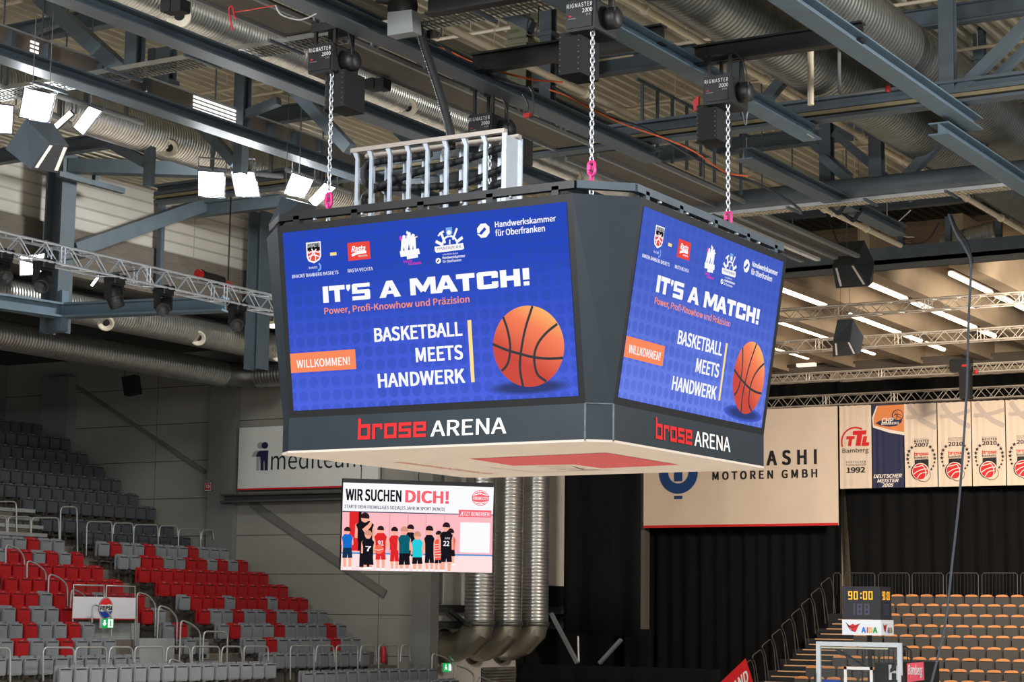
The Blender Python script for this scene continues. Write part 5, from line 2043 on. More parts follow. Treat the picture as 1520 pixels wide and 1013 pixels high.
# dark hoop handrail climbing the stairs, and the hoop rail behind the last row
for j in range(12):
    du, dv = -14.6*j, 15.3*j
    A, B = (1217.8+du, 868.0+dv), (1231.8+du, 856.8+dv)
    hoop([(A[0]+12, A[1]+54), (A[0]+5.6, A[1]+11.5), (A[0], A[1]), (B[0], B[1]), (B[0]+4.4, B[1]+14), (B[0]+8, B[1]+54)], -10.62, 'dark hoop handrail climbing the end stand stairs, %s from the top' % ordinal(j+1), 'dark handrail hoops of the end stand', 0.017, RAIL_D, 'stair_hoop')
for j, (a, b) in enumerate(((1237, 1248), (1254, 1298.5), (1304, 1349.5), (1354, 1400), (1405, 1452), (1457.5, 1510), (1515, 1565))):
    t = thing('rear_rail_hoop', 'dark hoop rail with thin bars behind the last orange-edged row, %s from the stairs' % ordinal(j+1), 'railing', tuple(ony((a+b)/2, 885, 39.75)), 'rear rail hoops of the end stand')
    zf_ = zr[0]-0.62
    pts = [Vector((ony(a, 884, 39.75).x, 39.75, zf_)), ony(a, 854, 39.75), ony(a+2.5, 851, 39.75), ony(b-2.5, 851.2, 39.75), ony(b, 854, 39.75), Vector((ony(b, 884, 39.75).x, 39.75, zf_))]
    m = MB()
    m.tube(pts, 0.016, 8)
    m.build('hoop', RAIL_D, t)
    m = MB()
    n = max(2, int((b-a)/5))
    for k in range(1, n):
        u = a+(b-a)*k/n
        m.tube([ony(u, 884, 39.75), ony(u, 852, 39.75)], 0.008, 5)
    m.build('infill_bar', BLACK, t)

# red banner tied on the stair rail
o0, o1 = onx(1066, 1017, -10.55), onx(1107, 978, -10.55)
U = (o1-o0).normalized()
Vv = Vector((0, -U.z, U.y))
pr_ = Panel(o0-Vv*0.85, U, Vv, 0.005)
L_ = (o1-o0).length
rb = thing('rail_banner', 'red banner with white lettering tied along the dark stair handrail', 'banner', tuple(pr_.O))
m = MB()
f = [pr_.O+pr_.U*x+pr_.V*y for x, y in ((0, 0), (L_+0.25, 0.0), (L_, 0.85), (0, 0.85))]
m.hexa([p for p in f], [p-pr_.N*0.01 for p in f])
m.build('cloth', mat('banner_red', (196, 26, 36), 0.6, 0, 0.06, 3), rb)
pr_.text('AND', L_*0.45, L_*0.98, 0.16, 0.52, WHITE, 1, 0.03)
pr_.build('print', rb)

# ================================================================== BASKET AND SHOT CLOCK
YK = 12.9
sc_ = thing('shot_clock', 'three-sided shot clock showing 90:00 above a white sponsor strip', 'shot clock', tuple(ony(1290, 950, YK)))
x0, x1 = ony(1250.3, 900, YK).x, ony(1306.7, 900, YK).x
zt2, zm, zb2 = ony(1280, 871.2, YK).z, ony(1280, 920.2, YK).z, ony(1280, 943.3, YK).z
dp = 0.62
m = MB()
m.box(x0, x1, YK, YK+dp, zm, zt2)
m.build('case', mat('clock_case', (38, 38, 44), 0.55, 0, 0.08, 3), sc_)
m = MB()
m.box(x0+0.0, x1+0.02, YK-0.02, YK+dp+0.05, zb2, zm-0.005)
m.build('sponsor_strip', mat('strip_white', (226, 232, 238), 0.5, 0, 0.02, 3), sc_)
AMB = glow('amber_led', (255, 206, 70), 1.2)
AMB2 = glow('amber_led_rim', (236, 92, 24), 1.0)
DIM = mat('dim_segment', (72, 74, 92), 0.4, 0, 0.08, 6)
SEG = {'9': 'abcdfg', '0': 'abcdef', '1': 'bc', '8': 'abcdefg'}


def digit(P, ch, x, y, w_, h, m_, th, l):
    on = SEG[ch]
    R_ = P.rect
    if 'a' in on: R_(x, x+w_, y+h-th, y+h, m_, l)
    if 'd' in on: R_(x, x+w_, y, y+th, m_, l)
    if 'g' in on: R_(x, x+w_, y+h/2-th/2, y+h/2+th/2, m_, l)
    if 'f' in on: R_(x, x+th, y+h/2, y+h, m_, l)
    if 'e' in on: R_(x, x+th, y, y+h/2, m_, l)
    if 'b' in on: R_(x+w_-th, x+w_, y+h/2, y+h, m_, l)
    if 'c' in on: R_(x+w_-th, x+w_, y, y+h/2, m_, l)


def clock_face(P, W, H):
    dy = H*0.60
    dh = H*0.26
    for k, ch in enumerate('90:00'):
        x = W*(0.16+0.145*k)
        if ch == ':':
            x += W*0.035
            for yy in (0.22, 0.72):
                P.rect(x, x+W*0.035, dy+dh*yy-W*.02, dy+dh*yy+W*.02, AMB, 2)
        else:
            off = W*(0.0 if k < 2 else -0.045)
            digit(P, ch, x+off, dy, W*0.115, dh, AMB2, W*0.036, 1)
            digit(P, ch, x+off+W*.005, dy+W*.005, W*0.105, dh-W*.01, AMB, W*0.026, 2)
    for k, ch in enumerate('188'):
        x = W*(0.20+0.19*k)
        digit(P, ch, x, H*0.14, W*0.14, H*0.34, DIM, W*0.045, 1)


def strip_face(P, W, H):
    RL = mat('lip_red', (214, 40, 36), 0.5, 0, 0.03, 3)
    P.poly([(W*.11, H*.78), (W*.2, H*.60), (W*.28, H*.72), (W*.34, H*.64), (W*.39, H*.68), (W*.46, H*.72), (W*.36, H*.22), (W*.26, H*.30), (W*.17, H*.52)], RL, 1)
    P.line(catmull([(W*.10, H*.80), (W*.20, H*.55), (W*.32, H*.50), (W*.48, H*.74)]), 0.012, INK, 2)
    P.line(catmull([(W*.13, H*.70), (W*.22, H*.34), (W*.36, H*.20)]), 0.010, INK, 2)
    cols = [(20, 130, 214), (214, 40, 110), (244, 176, 40), (40, 160, 80)]
    for k, ch in enumerate('AIDA'):
        mm = mat('letter_%s_%d' % (ch.lower(), k), cols[k], 0.5, 0, 0.03, 3)
        xx = (0.51, 0.655, 0.71, 0.81)[k]
        ww = (0.12, 0.03, 0.09, 0.12)[k]
        P.text(ch, W*xx, W*(xx+ww), H*.16, H*.50, mm, 2, 0.04)


P = Panel((x0, YK, zm), (1, 0, 0), (0, 0, 1), 0.004)
clock_face(P, x1-x0, zt2-zm)
P.build('digits', sc_)
P = Panel((x1, YK, zm), (0, 1, 0), (0, 0, 1), 0.004)
clock_face(P, dp, zt2-zm)
P.build('digits', sc_)
P = Panel((x0, YK-0.02, zb2), (1, 0, 0), (0, 0, 1), 0.004)
strip_face(P, x1-x0, zm-zb2)
P.build('strip_print', sc_)
P = Panel((x1+0.02, YK, zb2), (0, 1, 0), (0, 0, 1), 0.004)
strip_face(P, dp, zm-zb2)
P.build('strip_print', sc_)
m = MB()
xc = ony(1290.5, 950, YK+0.3).x
m.box(xc-0.035, xc+0.035, YK+0.28, YK+0.35, 2.2, zb2)
m.build('pole', BLACK, sc_)

YBB = 12.8
bb = thing('basketball_backboard', 'glass basketball backboard with pale frame under the shot clock', 'backboard', tuple(ony(1274, 1013, YBB)))
xa, xb = ony(1211.1, 955, YBB).x, ony(1337.7, 955, YBB).x
ztb = ony(1274, 953.8, YBB).z
zbb = ztb-1.05
fw = 0.085
FR = mat('pale_frame', (196, 204, 212), 0.45, 0.1, 0.04, 4)
m = MB()
m.box(xa, xa+fw, YBB, YBB+0.06, zbb, ztb)
m.box(xb-fw, xb, YBB, YBB+0.06, zbb, ztb)
m.box(xa+fw, xb-fw, YBB, YBB+0.06, ztb-fw, ztb)
m.box(xa+fw, xb-fw, YBB, YBB+0.06, zbb, zbb+fw)
m.build('frame', FR, bb)
gl = bpy.data.materials.new('clear_glass')
gl.use_nodes = True
nt = gl.node_tree
nt.nodes.remove(nt.nodes['Principled BSDF'])
g1 = nt.nodes.new('ShaderNodeBsdfTransparent')
g1.inputs[0].default_value = (0.93, 0.96, 0.95, 1)
g2 = nt.nodes.new('ShaderNodeBsdfGlossy')
g2.inputs['Roughness'].default_value = 0.03
g3 = nt.nodes.new('ShaderNodeMixShader')
g3.inputs[0].default_value = 0.05
nt.links.new(g1.outputs[0], g3.inputs[1])
nt.links.new(g2.outputs[0], g3.inputs[2])
nt.links.new(g3.outputs[0], nt.nodes['Material Output'].inputs[0])
m = MB()
m.box(xa+fw, xb-fw, YBB+0.02, YBB+0.04, zbb+fw, ztb-fw)
m.build('glass', gl, bb)
m = MB()
xi0, xi1 = ony(1252.5, 992, YBB).x, ony(1294.8, 992, YBB).x
zi = ony(1274, 990.5, YBB).z
for q in ((xi0, xi0+0.055, zi-0.45, zi), (xi1-0.055, xi1, zi-0.45, zi), (xi0, xi1, zi-0.055, zi)):
    m.box(q[0], q[1], YBB+0.005, YBB+0.02, q[2], q[3])
m.build('target_rectangle', WHITE, bb)
m = MB()
m.box(xa+fw, xb-fw-0.2, YBB+0.035, YBB+0.055, ztb-fw-0.045, ztb-fw-0.015)
m.build('light_strip', mat('strip_cream', (224, 220, 196), 0.5, 0, 0.03, 4), bb)
m = MB()
for xx in (xa-0.03, xb+0.01):
    m.box(xx-0.015, xx+0.035, YBB-0.01, YBB+0.07, zbb+0.02, ztb-0.62)
m.build('edge_clamp', BLACK, bb)
st = thing('basket_stanchion', 'black basket stanchion with padded arm and struts behind the glass backboard', 'stanchion', (xc, YBB+1.2, 0))
m = MB()
m.bar(ony(1238, 962, YBB+0.3), ony(1300, 1000, YBB+0.9), 0.05, 0.05)
m.bar(ony(1330, 985, YBB+0.3), ony(1310, 1020, YBB+0.9), 0.05, 0.05)
m.build('strut', BLACK, st)
m = MB()
pA = ony(1306, 984, YBB+0.8)
pB = ony(1340, 1030, YBB+0.8)
m.box(pA.x, pB.x, YBB+0.5, YBB+3.0, pB.z, pA.z)
m.build('arm_padding', BLACKM, st)
m = MB()
m.box(pA.x+0.05, pB.x-0.05, YBB+2.2, YBB+3.2, 0.0, pB.z)
m.build('base_column', BLACKM, st)
P = Panel(ony(1319.5, 1009, YBB+0.49), (1, 0, 0), (0, 0, 1), 0.004)
P.text('H', 0, P.uv((1335, 1009))[0], 0, P.uv((1320, 988))[1], WHITE, 1, 0.03)
P.build('padding_letter', st)
m = MB()
m.box(ony(1240, 1010, YBB+0.1).x-0.25, ony(1248, 1010, YBB+0.1).x, YBB+0.06, YBB+0.09, zbb-0.05, ony(1240, 1009.5, YBB+0.1).z)
m.build('sponsor_plate', COLB, st)
P = Panel(ony(1346.8, 1013.5, YBB+0.6), (1, 0, 0), (0, 0, 1), 0.004)
sg = thing('side_sign', 'small pinkish red sign with white script beside the glass backboard', 'sign', tuple(P.O))
qs = [P.uv(q) for q in ((1346.8, 1013.5), (1371, 1010), (1370.2, 983), (1346, 985.5))]
m = MB()
f = [P.O+P.U*x+P.V*y for x, y in qs]
m.hexa(f, [p+Vector((0, 0.04, 0)) for p in f])
m.build('plate', mat('sign_pink_red', (226, 84, 104), 0.5, 0, 0.04, 4), sg)
P.ptext('Bamberg', (1348, 1005), (1369.5, 999), (1348, 990), WHITE, 1, 0.02, 0.25)
P.build('lettering', sg)
# black guard rail seen through the glass, behind the basket
t = thing('guard_rail', 'black barred guard rail standing behind the basket in front of the orange-edged seats', 'railing', tuple(ony(1320, 1000, YBB+6)))
m = MB()
pts = [ony(u, v, YBB+6) for u, v in ((1280, 1010), (1280, 962), (1345, 961), (1352, 966), (1353, 985))]
m.tube(pts, 0.022, 8)
for p_ in (pts[0], pts[-1]):
    m.tube([p_, (p_.x, p_.y, 0.0)], 0.022, 8)
for u in range(1284, 1350, 7):
    m.tube([ony(u, 962, YBB+6), ony(u, 985, YBB+6)], 0.012, 6)
m.build('rail', BLACK, t)

# ================================================================== ROOF DUCTS
def roof_duct(p0, p1, r, label, nozzles, pitch=0.11, name='roof_duct', depth=0.013, dirn=(0.45, -0.6, -0.5), mt=None):
    p0, p1 = Vector(p0), Vector(p1)
    t = thing(name, label, 'air duct', tuple((p0+p1)/2), 'silver spiral ducts under the roof')
    m_ = MB()
    m_.ribbed(p0, p1, r, pitch, depth, 30)
    m_.build('spiral_pipe', mt or GALV, t)
    d = Vector(dirn).normalized()
    for (u, v, rad) in nozzles:
        # nozzle seated on the duct skin
        ax = (p1-p0).normalized()
        rr_ = ray(u, v)
        # closest point on the duct axis to the sight line
        w0 = CAM-p0
        b_ = rr_.dot(ax)
        a_ = rr_.dot(rr_)
        dd, ee = rr_.dot(w0), ax.dot(w0)
        s_ = (a_*ee-b_*dd)/(a_-b_*b_)
        c_ = p0+ax*s_
        tip = CAM+rr_*(((b_*ee-dd)/(a_-b_*b_)) - (r+0.20))
        base = c_+(tip-c_).normalized()*r*0.75
        dn = (tip-base).normalized()*0.75+d*0.25
        m_ = MB()
        m_.lathe([(rad*0.80, 0.0), (rad*0.86, (tip-base).length*0.8)], base, (tip-base), 20)
        nz = m_.build('nozzle_neck', GALV_D, t)
        m_ = MB()
        m_.lathe([(rad*0.80, -0.12), (rad*0.98, -0.10), (rad, -0.02), (rad*0.96, 0.0), (rad*0.80, -0.01), (rad*0.45, -0.08)], tip, dn, 24)
        m_.build('nozzle_ring', NOZZLE, t)
        m_ = MB()
        m_.lathe([(0.0, -0.05), (rad*0.32, -0.05), (rad*0.46, -0.09)], tip, dn, 20)
        m_.build('nozzle_core', BLACKM, t)
    return t


def z_line(u, v, z, y0, y1):
    x = onz(u, v, z).x
    return (x, y0, z), (x, y1, z)


p0, p1 = z_line(188, 186, 13.7, -12, 11.5)
roof_duct(p0, p1, 0.40, 'silver spiral roof duct beneath the floodlights with cream nozzles', [(250, 221, 0.19), (404, 270, 0.19)], 0.075)
p0, p1 = z_line(350, 46, 13.5, -13, 13.0)
roof_duct(p0, p1, 0.31, 'silver spiral roof duct beside the dark catwalk boards with cream nozzles', [(265, 24, 0.19), (604, 161, 0.18), (852, 263, 0.16)], 0.065)
p0, p1 = z_line(1199, 90, 14.0, -12, 24)
roof_duct(p0, p1, 0.52, 'wide silver roof duct running under the corrugated roof behind the white pipe', [], 0.12, mt=GALV_D)
p0, p1 = z_line(1400, 122, 14.1, -12, 22)
roof_duct(p0, p1, 0.52, 'wide silver roof duct crossing the outermost roof corner', [], 0.12, mt=GALV_D)
p0, p1 = z_line(289, 492, 12.45, -2, 25.0)
roof_duct(p0, p1, 0.42, 'silver spiral duct along the side stand with three cream nozzles', [(157, 481, 0.22), (294, 503, 0.22), (413, 527, 0.22)], 0.10, 'roof_duct', 0.009)
xz = onz(160, 525, 11.95).x
ye = ony(318, 553, 24.4)
p0, p1 = (xz, -2, 11.95), (xz, 23.9, 11.95)
t = roof_duct(p0, p1, 0.40, 'dull silver duct above the shaded upper tier, turning along the concrete wall', [], 0.11, 'roof_duct', 0.009)
m = MB()
m.tube([(xz, 23.7, 11.95), (xz+0.08, 24.05, 11.95), (xz+0.35, 24.45, 11.95), (xz+0.7, 24.6, 11.95)], 0.40, 24)
m.build('bend', GALV_D, t)
m = MB()
m.ribbed((xz+0.7, 24.6, 11.95), (xz+6.5, 24.6, 11.95), 0.38, 0.12, 0.012, 24)
m.build('cross_pipe', GALV, t)
c0_, c1_ = ony(1170, 392, 22.6), ony(1226, 398, 22.6)
for (uu0, vv0, uu1, vv1, YY, rad, lb) in ((1160, 385, 1230, 380, 23.2, 0.26, 'short silver duct above the box girder near the video cube'), (1400, 365, 1480, 345, 23.2, 0.28, 'short silver duct above the box girder behind the hanging rope')):
    a, b = ony(uu0, vv0, YY), ony(uu1, vv1, YY)
    t = thing('roof_duct', lb, 'air duct', tuple((a+b)/2), 'silver spiral ducts under the roof')
    m = MB()
    m.ribbed(a, b, rad, 0.09, 0.012, 20)
    m.build('spiral_pipe', GALV, t)

# ================================================================== CATWALK
cat_ = thing('catwalk', 'dark boarded catwalk slung under the roof between duct and girder', 'catwalk', (-2.4, -2, 13.0))
xl = onz(822, 220, 13.05).x
xr_ = onz(860, 206, 13.05).x
m = MB()
m.box(xl, xr_, -13, 6.88, 13.05, 13.11)
m.build('deck_board', PLANK, cat_)
for xx, nm in ((xl, 'edge_rail'), (xr_, 'edge_rail')):
    m = MB()
    m.box(xx-0.03, xx+0.03, -13, 6.88, 13.0, 13.06)
    y = -12.0
    while y < 6.6:
        m.box(xx-0.035, xx+0.035, y, y+0.05, 13.06, 13.16)
        m.box(xx-0.035, xx+0.035, y+0.14, y+0.19, 13.06, 13.16)
        y += 1.45
    m.build(nm, STEEL_L, cat_)
cat2 = thing('catwalk', 'dark boarded catwalk beyond the cube, ending at the round cross beam', 'catwalk', (-1.6, 12, 12.9))
xa_, xb_ = onz(1000, 300, 12.95).x, onz(1070, 282, 12.95).x
m = MB()
m.box(xa_, xb_, 6.9, 12.0, 12.95, 13.0)
m.build('deck_board', PLANK, cat2)
m = MB()
for k in range(8):
    yy = 7.2+0.62*k
    m.box(xb_+0.05, xb_+0.10, yy, yy+0.05, 13.0, 14.3)
m.box(xb_+0.05, xb_+0.10, 7.0, 12.0, 14.25, 14.3)
m.build('guard_post', STEEL, cat2)
m = MB()
for xx in (xa_, (xa_+xb_)/2, xb_):
    m.box(xx-0.03, xx+0.03, 6.9, 12.0, 12.88, 12.95)
m.build('edge_rail', STEEL_L, cat2)
cat3 = thing('catwalk', 'dark slatted catwalk underside between the far speaker and the cube', 'catwalk', (-3.0, 16, 12.9))
xa_, xb_ = onz(1180, 372, 12.95).x, onz(1240, 350, 12.95).x
m = MB()
m.box(xa_-0.3, xb_-0.4, 12.6, 18.6, 12.95, 13.0)
m.build('deck_board', PLANK, cat3)
for xx in (xa_-0.3, xa_+0.1, (xa_+xb_)/2-0.2, xb_-0.4):
    m = MB()
    m.box(xx-0.06, xx+0.06, 12.6, 18.6, 12.88, 12.95)
    m.build('edge_rail', STEEL_L if xx != xa_+0.1 else WHITE, cat3)

for yy in (13.2, 18.0):
    for xx in (xa_-0.28, xb_-0.42):
        m = MB()
        m.tube([(xx, yy, 12.9), (xx, yy, 15.8)], 0.015, 6)
        m.build('hanger_rod', STEEL, cat3)
# boarded parapet with bright louvres above the nearest girder
xpz = -7.55
par = thing('louvre_parapet', 'brown boarded parapet with bright daylight louvres above the long girder', 'parapet', (xpz, 0, 13.06))
m = MB()
m.box(xpz-0.04, xpz, -13, 6.45, 13.06, 13.36)
m.build('board', mat('brown_board', (112, 102, 92), 0.7, 0, 0.12, 2), par)
m = MB()
m.box(xpz-0.06, xpz+0.02, -13, 6.45, 13.36, 13.39)
m.build('top_strip', ALU, par)
ya, yb2 = onx(286, 160, xpz).y, onx(352, 178, xpz).y
for k in range(4):
    m = MB()
    m.box(xpz+0.004, xpz+0.02, ya, yb2, 13.09+k*0.07, 13.13+k*0.07)
    m.build('louvre', G_DAY, par)
ya, yb2 = onx(44, 74, xpz).y, onx(56, 80, xpz).y
for k in range(3):
    m = MB()
    m.box(xpz+0.004, xpz+0.02, ya, yb2, 13.12+k*0.07, 13.155+k*0.07)
    m.build('louvre', G_DAY, par)
for u in (8, 62, 143, 210, 355, 395, 432, 468):
    y = onx(u, 75+u*0.33, xpz).y
    m = MB()
    m.box(xpz, xpz+0.12, y, y+0.10, 13.06, 13.3)
    m.build('bracket', STEEL, par)


# ================================================================== CABLE TRAYS
def tray(name, x0, x1, y, z, w_, label, mt=GALV_D):
    t = thing(name, label, 'cable tray', ((x0+x1)/2, y, z), 'perforated cable trays')
    for yy in (y, y+w_):
        m_ = MB()
        m_.box(x0, x1, yy-0.012, yy+0.012, z, z+0.07)
        m_.build('side_rail', GALV, t)
    m_ = MB()
    x_ = x0
    while x_ < x1:
        m_.box(x_, x_+0.028, y, y+w_, z, z+0.012)
        x_ += 0.085
    m_.box(x0, x1, y+w_*.3, y+w_*.36, z, z+0.014)
    m_.box(x0, x1, y+w_*.64, y+w_*.7, z, z+0.014)
    m_.build('perforated_base', mt, t)
    k = x0+0.6
    while k < x1:
        m_ = MB()
        m_.box(k-0.025, k+0.025, y-0.25, y+w_+0.1, z-0.04, z)
        m_.build('hanger', STEEL, t)
        k += 1.6
    return t


tray('cable_tray', -10.5, -2.6, -1.5, 12.95, 0.5, 'perforated tray crossing above the nearest floodlights and girder')
tray('cable_tray', -2.4, 7, -1.3, 13.02, 0.5, 'perforated tray crossing behind the uppermost hoist')
tray('cable_tray', -3.0, 11, 11.5, 12.6, 0.35, 'warm-lit tray slung below the round cross beam', CREAM)  # warm light on this tray is put into its cream base colour

# ================================================================== SPRINKLER PIPES AND RODS
def pipe(name, pts, r, label, cat='pipe', mt=CREAM, group='cream sprinkler pipes'):
    m_ = MB()
    m_.tube(pts, r, 10)
    a_, b_ = Vector(pts[0]), Vector(pts[-1])
    L_ = (b_-a_).length
    d_ = (b_-a_).normalized()
    if len(pts) == 2 and L_ > 3:
        k = 1.0
        while k < L_:
            m_.lathe([(r, 0), (r*1.45, 0.0), (r*1.45, 0.09), (r, 0.09)], a_+d_*k, d_, 10)
            k += 2.4
    if name != 'drop_rod' and abs(d_.z) < 0.3:
        for f_ in ((0.15, 0.5, 0.85) if L_ < 9 else (0.1, 0.3, 0.5, 0.7, 0.9)):
            q_ = a_.lerp(b_, f_)
            m_.tube([q_, (q_.x, q_.y, 15.772)], 0.009, 5)
    o = m_.build(name, mt)
    return tag(o, label, cat, group)


def ypipe(u, v, z, y0, y1, r, label):
    x_ = onz(u, v, z).x
    return pipe('sprinkler_pipe', [(x_, y0, z), (x_, y1, z)], r, label)


ypipe(1240, 180, 14.3, -12, 16, 0.065, 'long cream pipe passing behind the hoist with the red tag')
ypipe(1110, 255, 13.9, -2, 15, 0.065, 'cream pipe running from the middle hoist towards the far speaker')
ypipe(1290, 342, 13.0, 12.6, 18.2, 0.06, 'short cream pipe ending beside the far hanging speaker')
ypipe(1486, 324, 13.4, 12.3, 20, 0.06, 'cream pipe leaving the picture above the rope')
p = ony(1203, 36, 4.0)
q = ony(1203.5, 156, 4.0)
pipe('sprinkler_riser', [p, q], 0.05, 'upright cream pipe hanging from the outer blue girder')
p = ony(1245, -5, 5.0)
q = ony(1246, 141, 5.0)
r_ = ony(1318, 132, 5.0)
pipe('drop_rod', [p, q, r_], 0.03, 'grey rod bent level with a small red tip, under the outer roof', 'rod', STEEL_L, 'thin roof rods')
m = MB()
m.lathe([(0, -0.05), (0.05, -0.03), (0.05, 0.03), (0, 0.05)], r_, (1, 0, 0), 10)
tag(m.build('rod_tip', REDP), 'small red cap on the bent grey rod under the roof', 'cap')
RODS = [((969, 71), (1065, 53)), ((1100, 124), (1162, 112)), ((950, 154), (1020, 139)), ((1150, 36), (1202, 28)), ((1297, 13), (1395, -1)), ((1384, 80), (1520, 62)), ((1150, 182), (1250, 168)), ((1220, 224), (1330, 208)), ((1222, 276), (1395, 251)), ((140, 94), (238, 60)), ((276, 142), (396, 121)), ((310, 152), (398, 126)), ((640, 60), (740, 31)), ((870, 92), (935, 78)), ((900, 166), (980, 146)), ((0, 8), (24, -2))]
for i, (a, b) in enumerate(RODS):
    p = onz(a[0], a[1], 15.45)
    q = onz(b[0], b[1], 15.45)
    q = Vector((q.x, p.y, p.z)) if abs(q.y-p.y) < 2 else q
    pipe('sprinkler_branch', [p, q], 0.035, 'thin cream branch rod under the corrugated sheet, %s' % ['above the hoist by the white pipe', 'right of the hoist with the red tag', 'left of the hoist with the red tag', 'beside the outer blue girder top', 'in the outer roof corner, upper one', 'in the outer roof corner, lower one', 'just above the striped cross beam', 'between two posts behind the long pipe', 'lowest above the round cross beam', 'above the bright floodlight cluster', 'lower one above the louvres', 'upper one above the louvres', 'under the grey roof near the pulley box', 'left of the middle hoist chain', 'right of the middle hoist chain', 'in the near roof corner'][i], 'pipe', CREAM, 'thin sprinkler branches')

# ================================================================== LIGHTING TRUSSES
def truss(p0, p1, w_, h, label, name='lighting_truss', mt=ALU, r=0.026, cell=0.42):
    p0, p1 = Vector(p0), Vector(p1)
    t = thing(name, label, 'truss', tuple((p0+p1)/2), 'aluminium lighting trusses')
    d = (p1-p0).normalized()
    s = d.cross(Vector((0, 0, 1))).normalized()
    up = Vector((0, 0, 1))
    off = [s*w_/2+up*h/2, -s*w_/2+up*h/2, -s*w_/2-up*h/2, s*w_/2-up*h/2]
    for o_ in off:
        m_ = MB()
        m_.tube([p0+o_, p1+o_], r, 8)
        m_.build('chord', mt, t)
    m_ = MB()
    L_ = (p1-p0).length
    n = max(1, int(round(L_/cell)))
    for f_ in range(4):
        a_, b_ = off[f_], off[(f_+1) % 4]
        for k in range(n):
            q0 = p0+d*(L_*k/n)
            q1 = p0+d*(L_*(k+0.5)/n)
            q2 = p0+d*(L_*(k+1)/n)
            m_.tube([q0+a_, q1+b_], r*0.5, 5, 0, False)
            m_.tube([q1+b_, q2+a_], r*0.5, 5, 0, False)
        k = 0.0
        while k < L_:
            for e_ in (0.0, 0.10):
                q = p0+d*min(L_, k+e_)
                m_.tube([q+a_, q+b_], r*0.55, 5, 0, False)
            k += 2.5
    m_.build('lattice', mt, t)
    return t


zT = 11.45
a, b = onz(0, 356, zT), onz(410, 459, zT)
xm = (a.x+b.x)/2
truss((xm, -6, zT), (xm, 12.4, zT), 0.36, 0.36, 'bright aluminium lighting truss carrying moving heads beside the cube', 'lighting_truss', ALU_W, 0.026, 0.72)
XT0 = xm
LT = [(1342, 447+8.5, 25.5, -10.4, 0.29, 'warm aluminium truss highest under the tube-lit far ceiling'), (1337, 496+9, 31.5, -10.9, 0.33, 'aluminium truss second from the top under the tube-lit far ceiling'),
      (1333, 547+6.5, 36.3, -13.2, 0.26, 'thin aluminium truss in front of the black band over the banners'), (1331, 581.5+8.5, 40.75, -14.4, 0.36, 'aluminium truss from which the cream banners hang')]
for u, v, y, x0_, h, lb in LT:
    z = ony(u, v, y).z
    truss((x0_, y, z), (4, y, z), h, h, lb, 'lighting_truss', mat('warm_aluminium_tube', (206, 196, 182), 0.35, 0.6, 0.06, 6), 0.026, 0.42 if h < 0.28 else 0.62)

# ================================================================== FLOODLIGHTS
Zc = lambda u, v, z: (onz(u, v, z)-CAM).dot(AXF)


def flood(pxs, Z, label, rows=3, lamp=None, turn=0.0):
    q = [dep(u, v, Z) for u, v in pxs]
    c = sum(q, Vector())/4
    n = (q[1]-q[0]).cross(q[3]-q[0]).normalized()
    if n.dot(CAM-c) < 0:
        n = -n
    if turn:
        pass
    t = thing('floodlight', label, 'floodlight', tuple(c), 'white arena floodlights')
    m_ = MB()
    e = 1.10
    qq = [c+(p-c)*e for p in q]
    m_.hexa([p-n*0.02 for p in qq], [c+(p-c)*0.9-n*0.16 for p in q])
    m_.build('housing', BLACK, t)
    m_ = MB()
    for k in range(rows):
        a0, a1 = (k+0.03)/rows, (k+0.97)/rows
        m_.add([q[0].lerp(q[3], a0), q[1].lerp(q[2], a0), q[1].lerp(q[2], a1), q[0].lerp(q[3], a1)], [(0, 1, 2, 3)])
    m_.build('led_panel', G_WHITE, t)
    m_ = MB()
    m_.tube([qq[0]-n*0.1, qq[0]-n*0.1+Vector((0, 0, 0.25)), qq[1]-n*0.1+Vector((0, 0, 0.25)), qq[1]-n*0.1], 0.018, 6)
    m_.build('bracket', STEEL_L, t)
    m_ = MB()
    cb = c-n*0.14
    if 'lighting truss' in label:
        m_.tube([cb, (cb.x, cb.y, zT+0.1), (XT0, cb.y, zT+0.1)], 0.016, 6)
    else:
        m_.tube([cb, (cb.x, cb.y, c.z+0.3), (cb.x, cb.y, 15.8)], 0.016, 6)
    m_.build('hanger', STEEL, t)
    if lamp:
        area('floodlight_lamp', c+n*0.12, lamp, 0.5, 420, (0.90, 0.95, 1.0), t)
    return t


flood([(37, 131), (81, 141), (72, 181), (29, 173)], Zc(56, 155, 12.7), 'square white floodlight above the black speaker, its whole face towards the view', 4, (4, 3, 2))
flood([(-26, 153), (19, 157.6), (17, 198), (-28, 196)], Zc(0, 175, 12.7), 'square white floodlight cut by the picture edge next to the black speaker', 4)
f3 = flood([(104, 164), (109, 169.5), (78, 197), (73, 192)], Zc(90, 180, 12.7), 'floodlight seen almost edge-on between two others above the black speaker', 1)
flood([(132, 158), (150.5, 165), (123, 200), (109.5, 189)], Zc(129, 180, 12.7), 'narrow tilted floodlight in front of the spiral roof duct', 3)
flood([(295, 254), (332.5, 257), (332, 293), (295, 290.6)], Zc(314, 273, 12.6), 'square floodlight of the middle pair, the one farther from the cube', 4, (0, 6, 2))
flood([(343.5, 255), (376.5, 256), (385, 291.6), (351, 291)], Zc(363, 273, 12.6), 'skewed floodlight of the middle pair, the one nearer the cube', 4, (2, 2, 4))
flood([(434, 257), (464, 267), (451, 293), (422, 287)], Zc(443, 275, 12.6), 'tilted floodlight with three rows left of the chain with the pink shackle', 3, (-2, 8, 1))
flood([(482, 272), (498, 279), (468, 307.5), (458, 298)], Zc(477, 290, 12.6), 'narrow tilted floodlight right behind the chain with the pink shackle', 3)
flood([(30, 381), (66, 376.6), (60, 407), (30, 409)], Zc(45, 395, 11.3)+1.0, 'square floodlight shining from behind the bright lighting truss', 3)
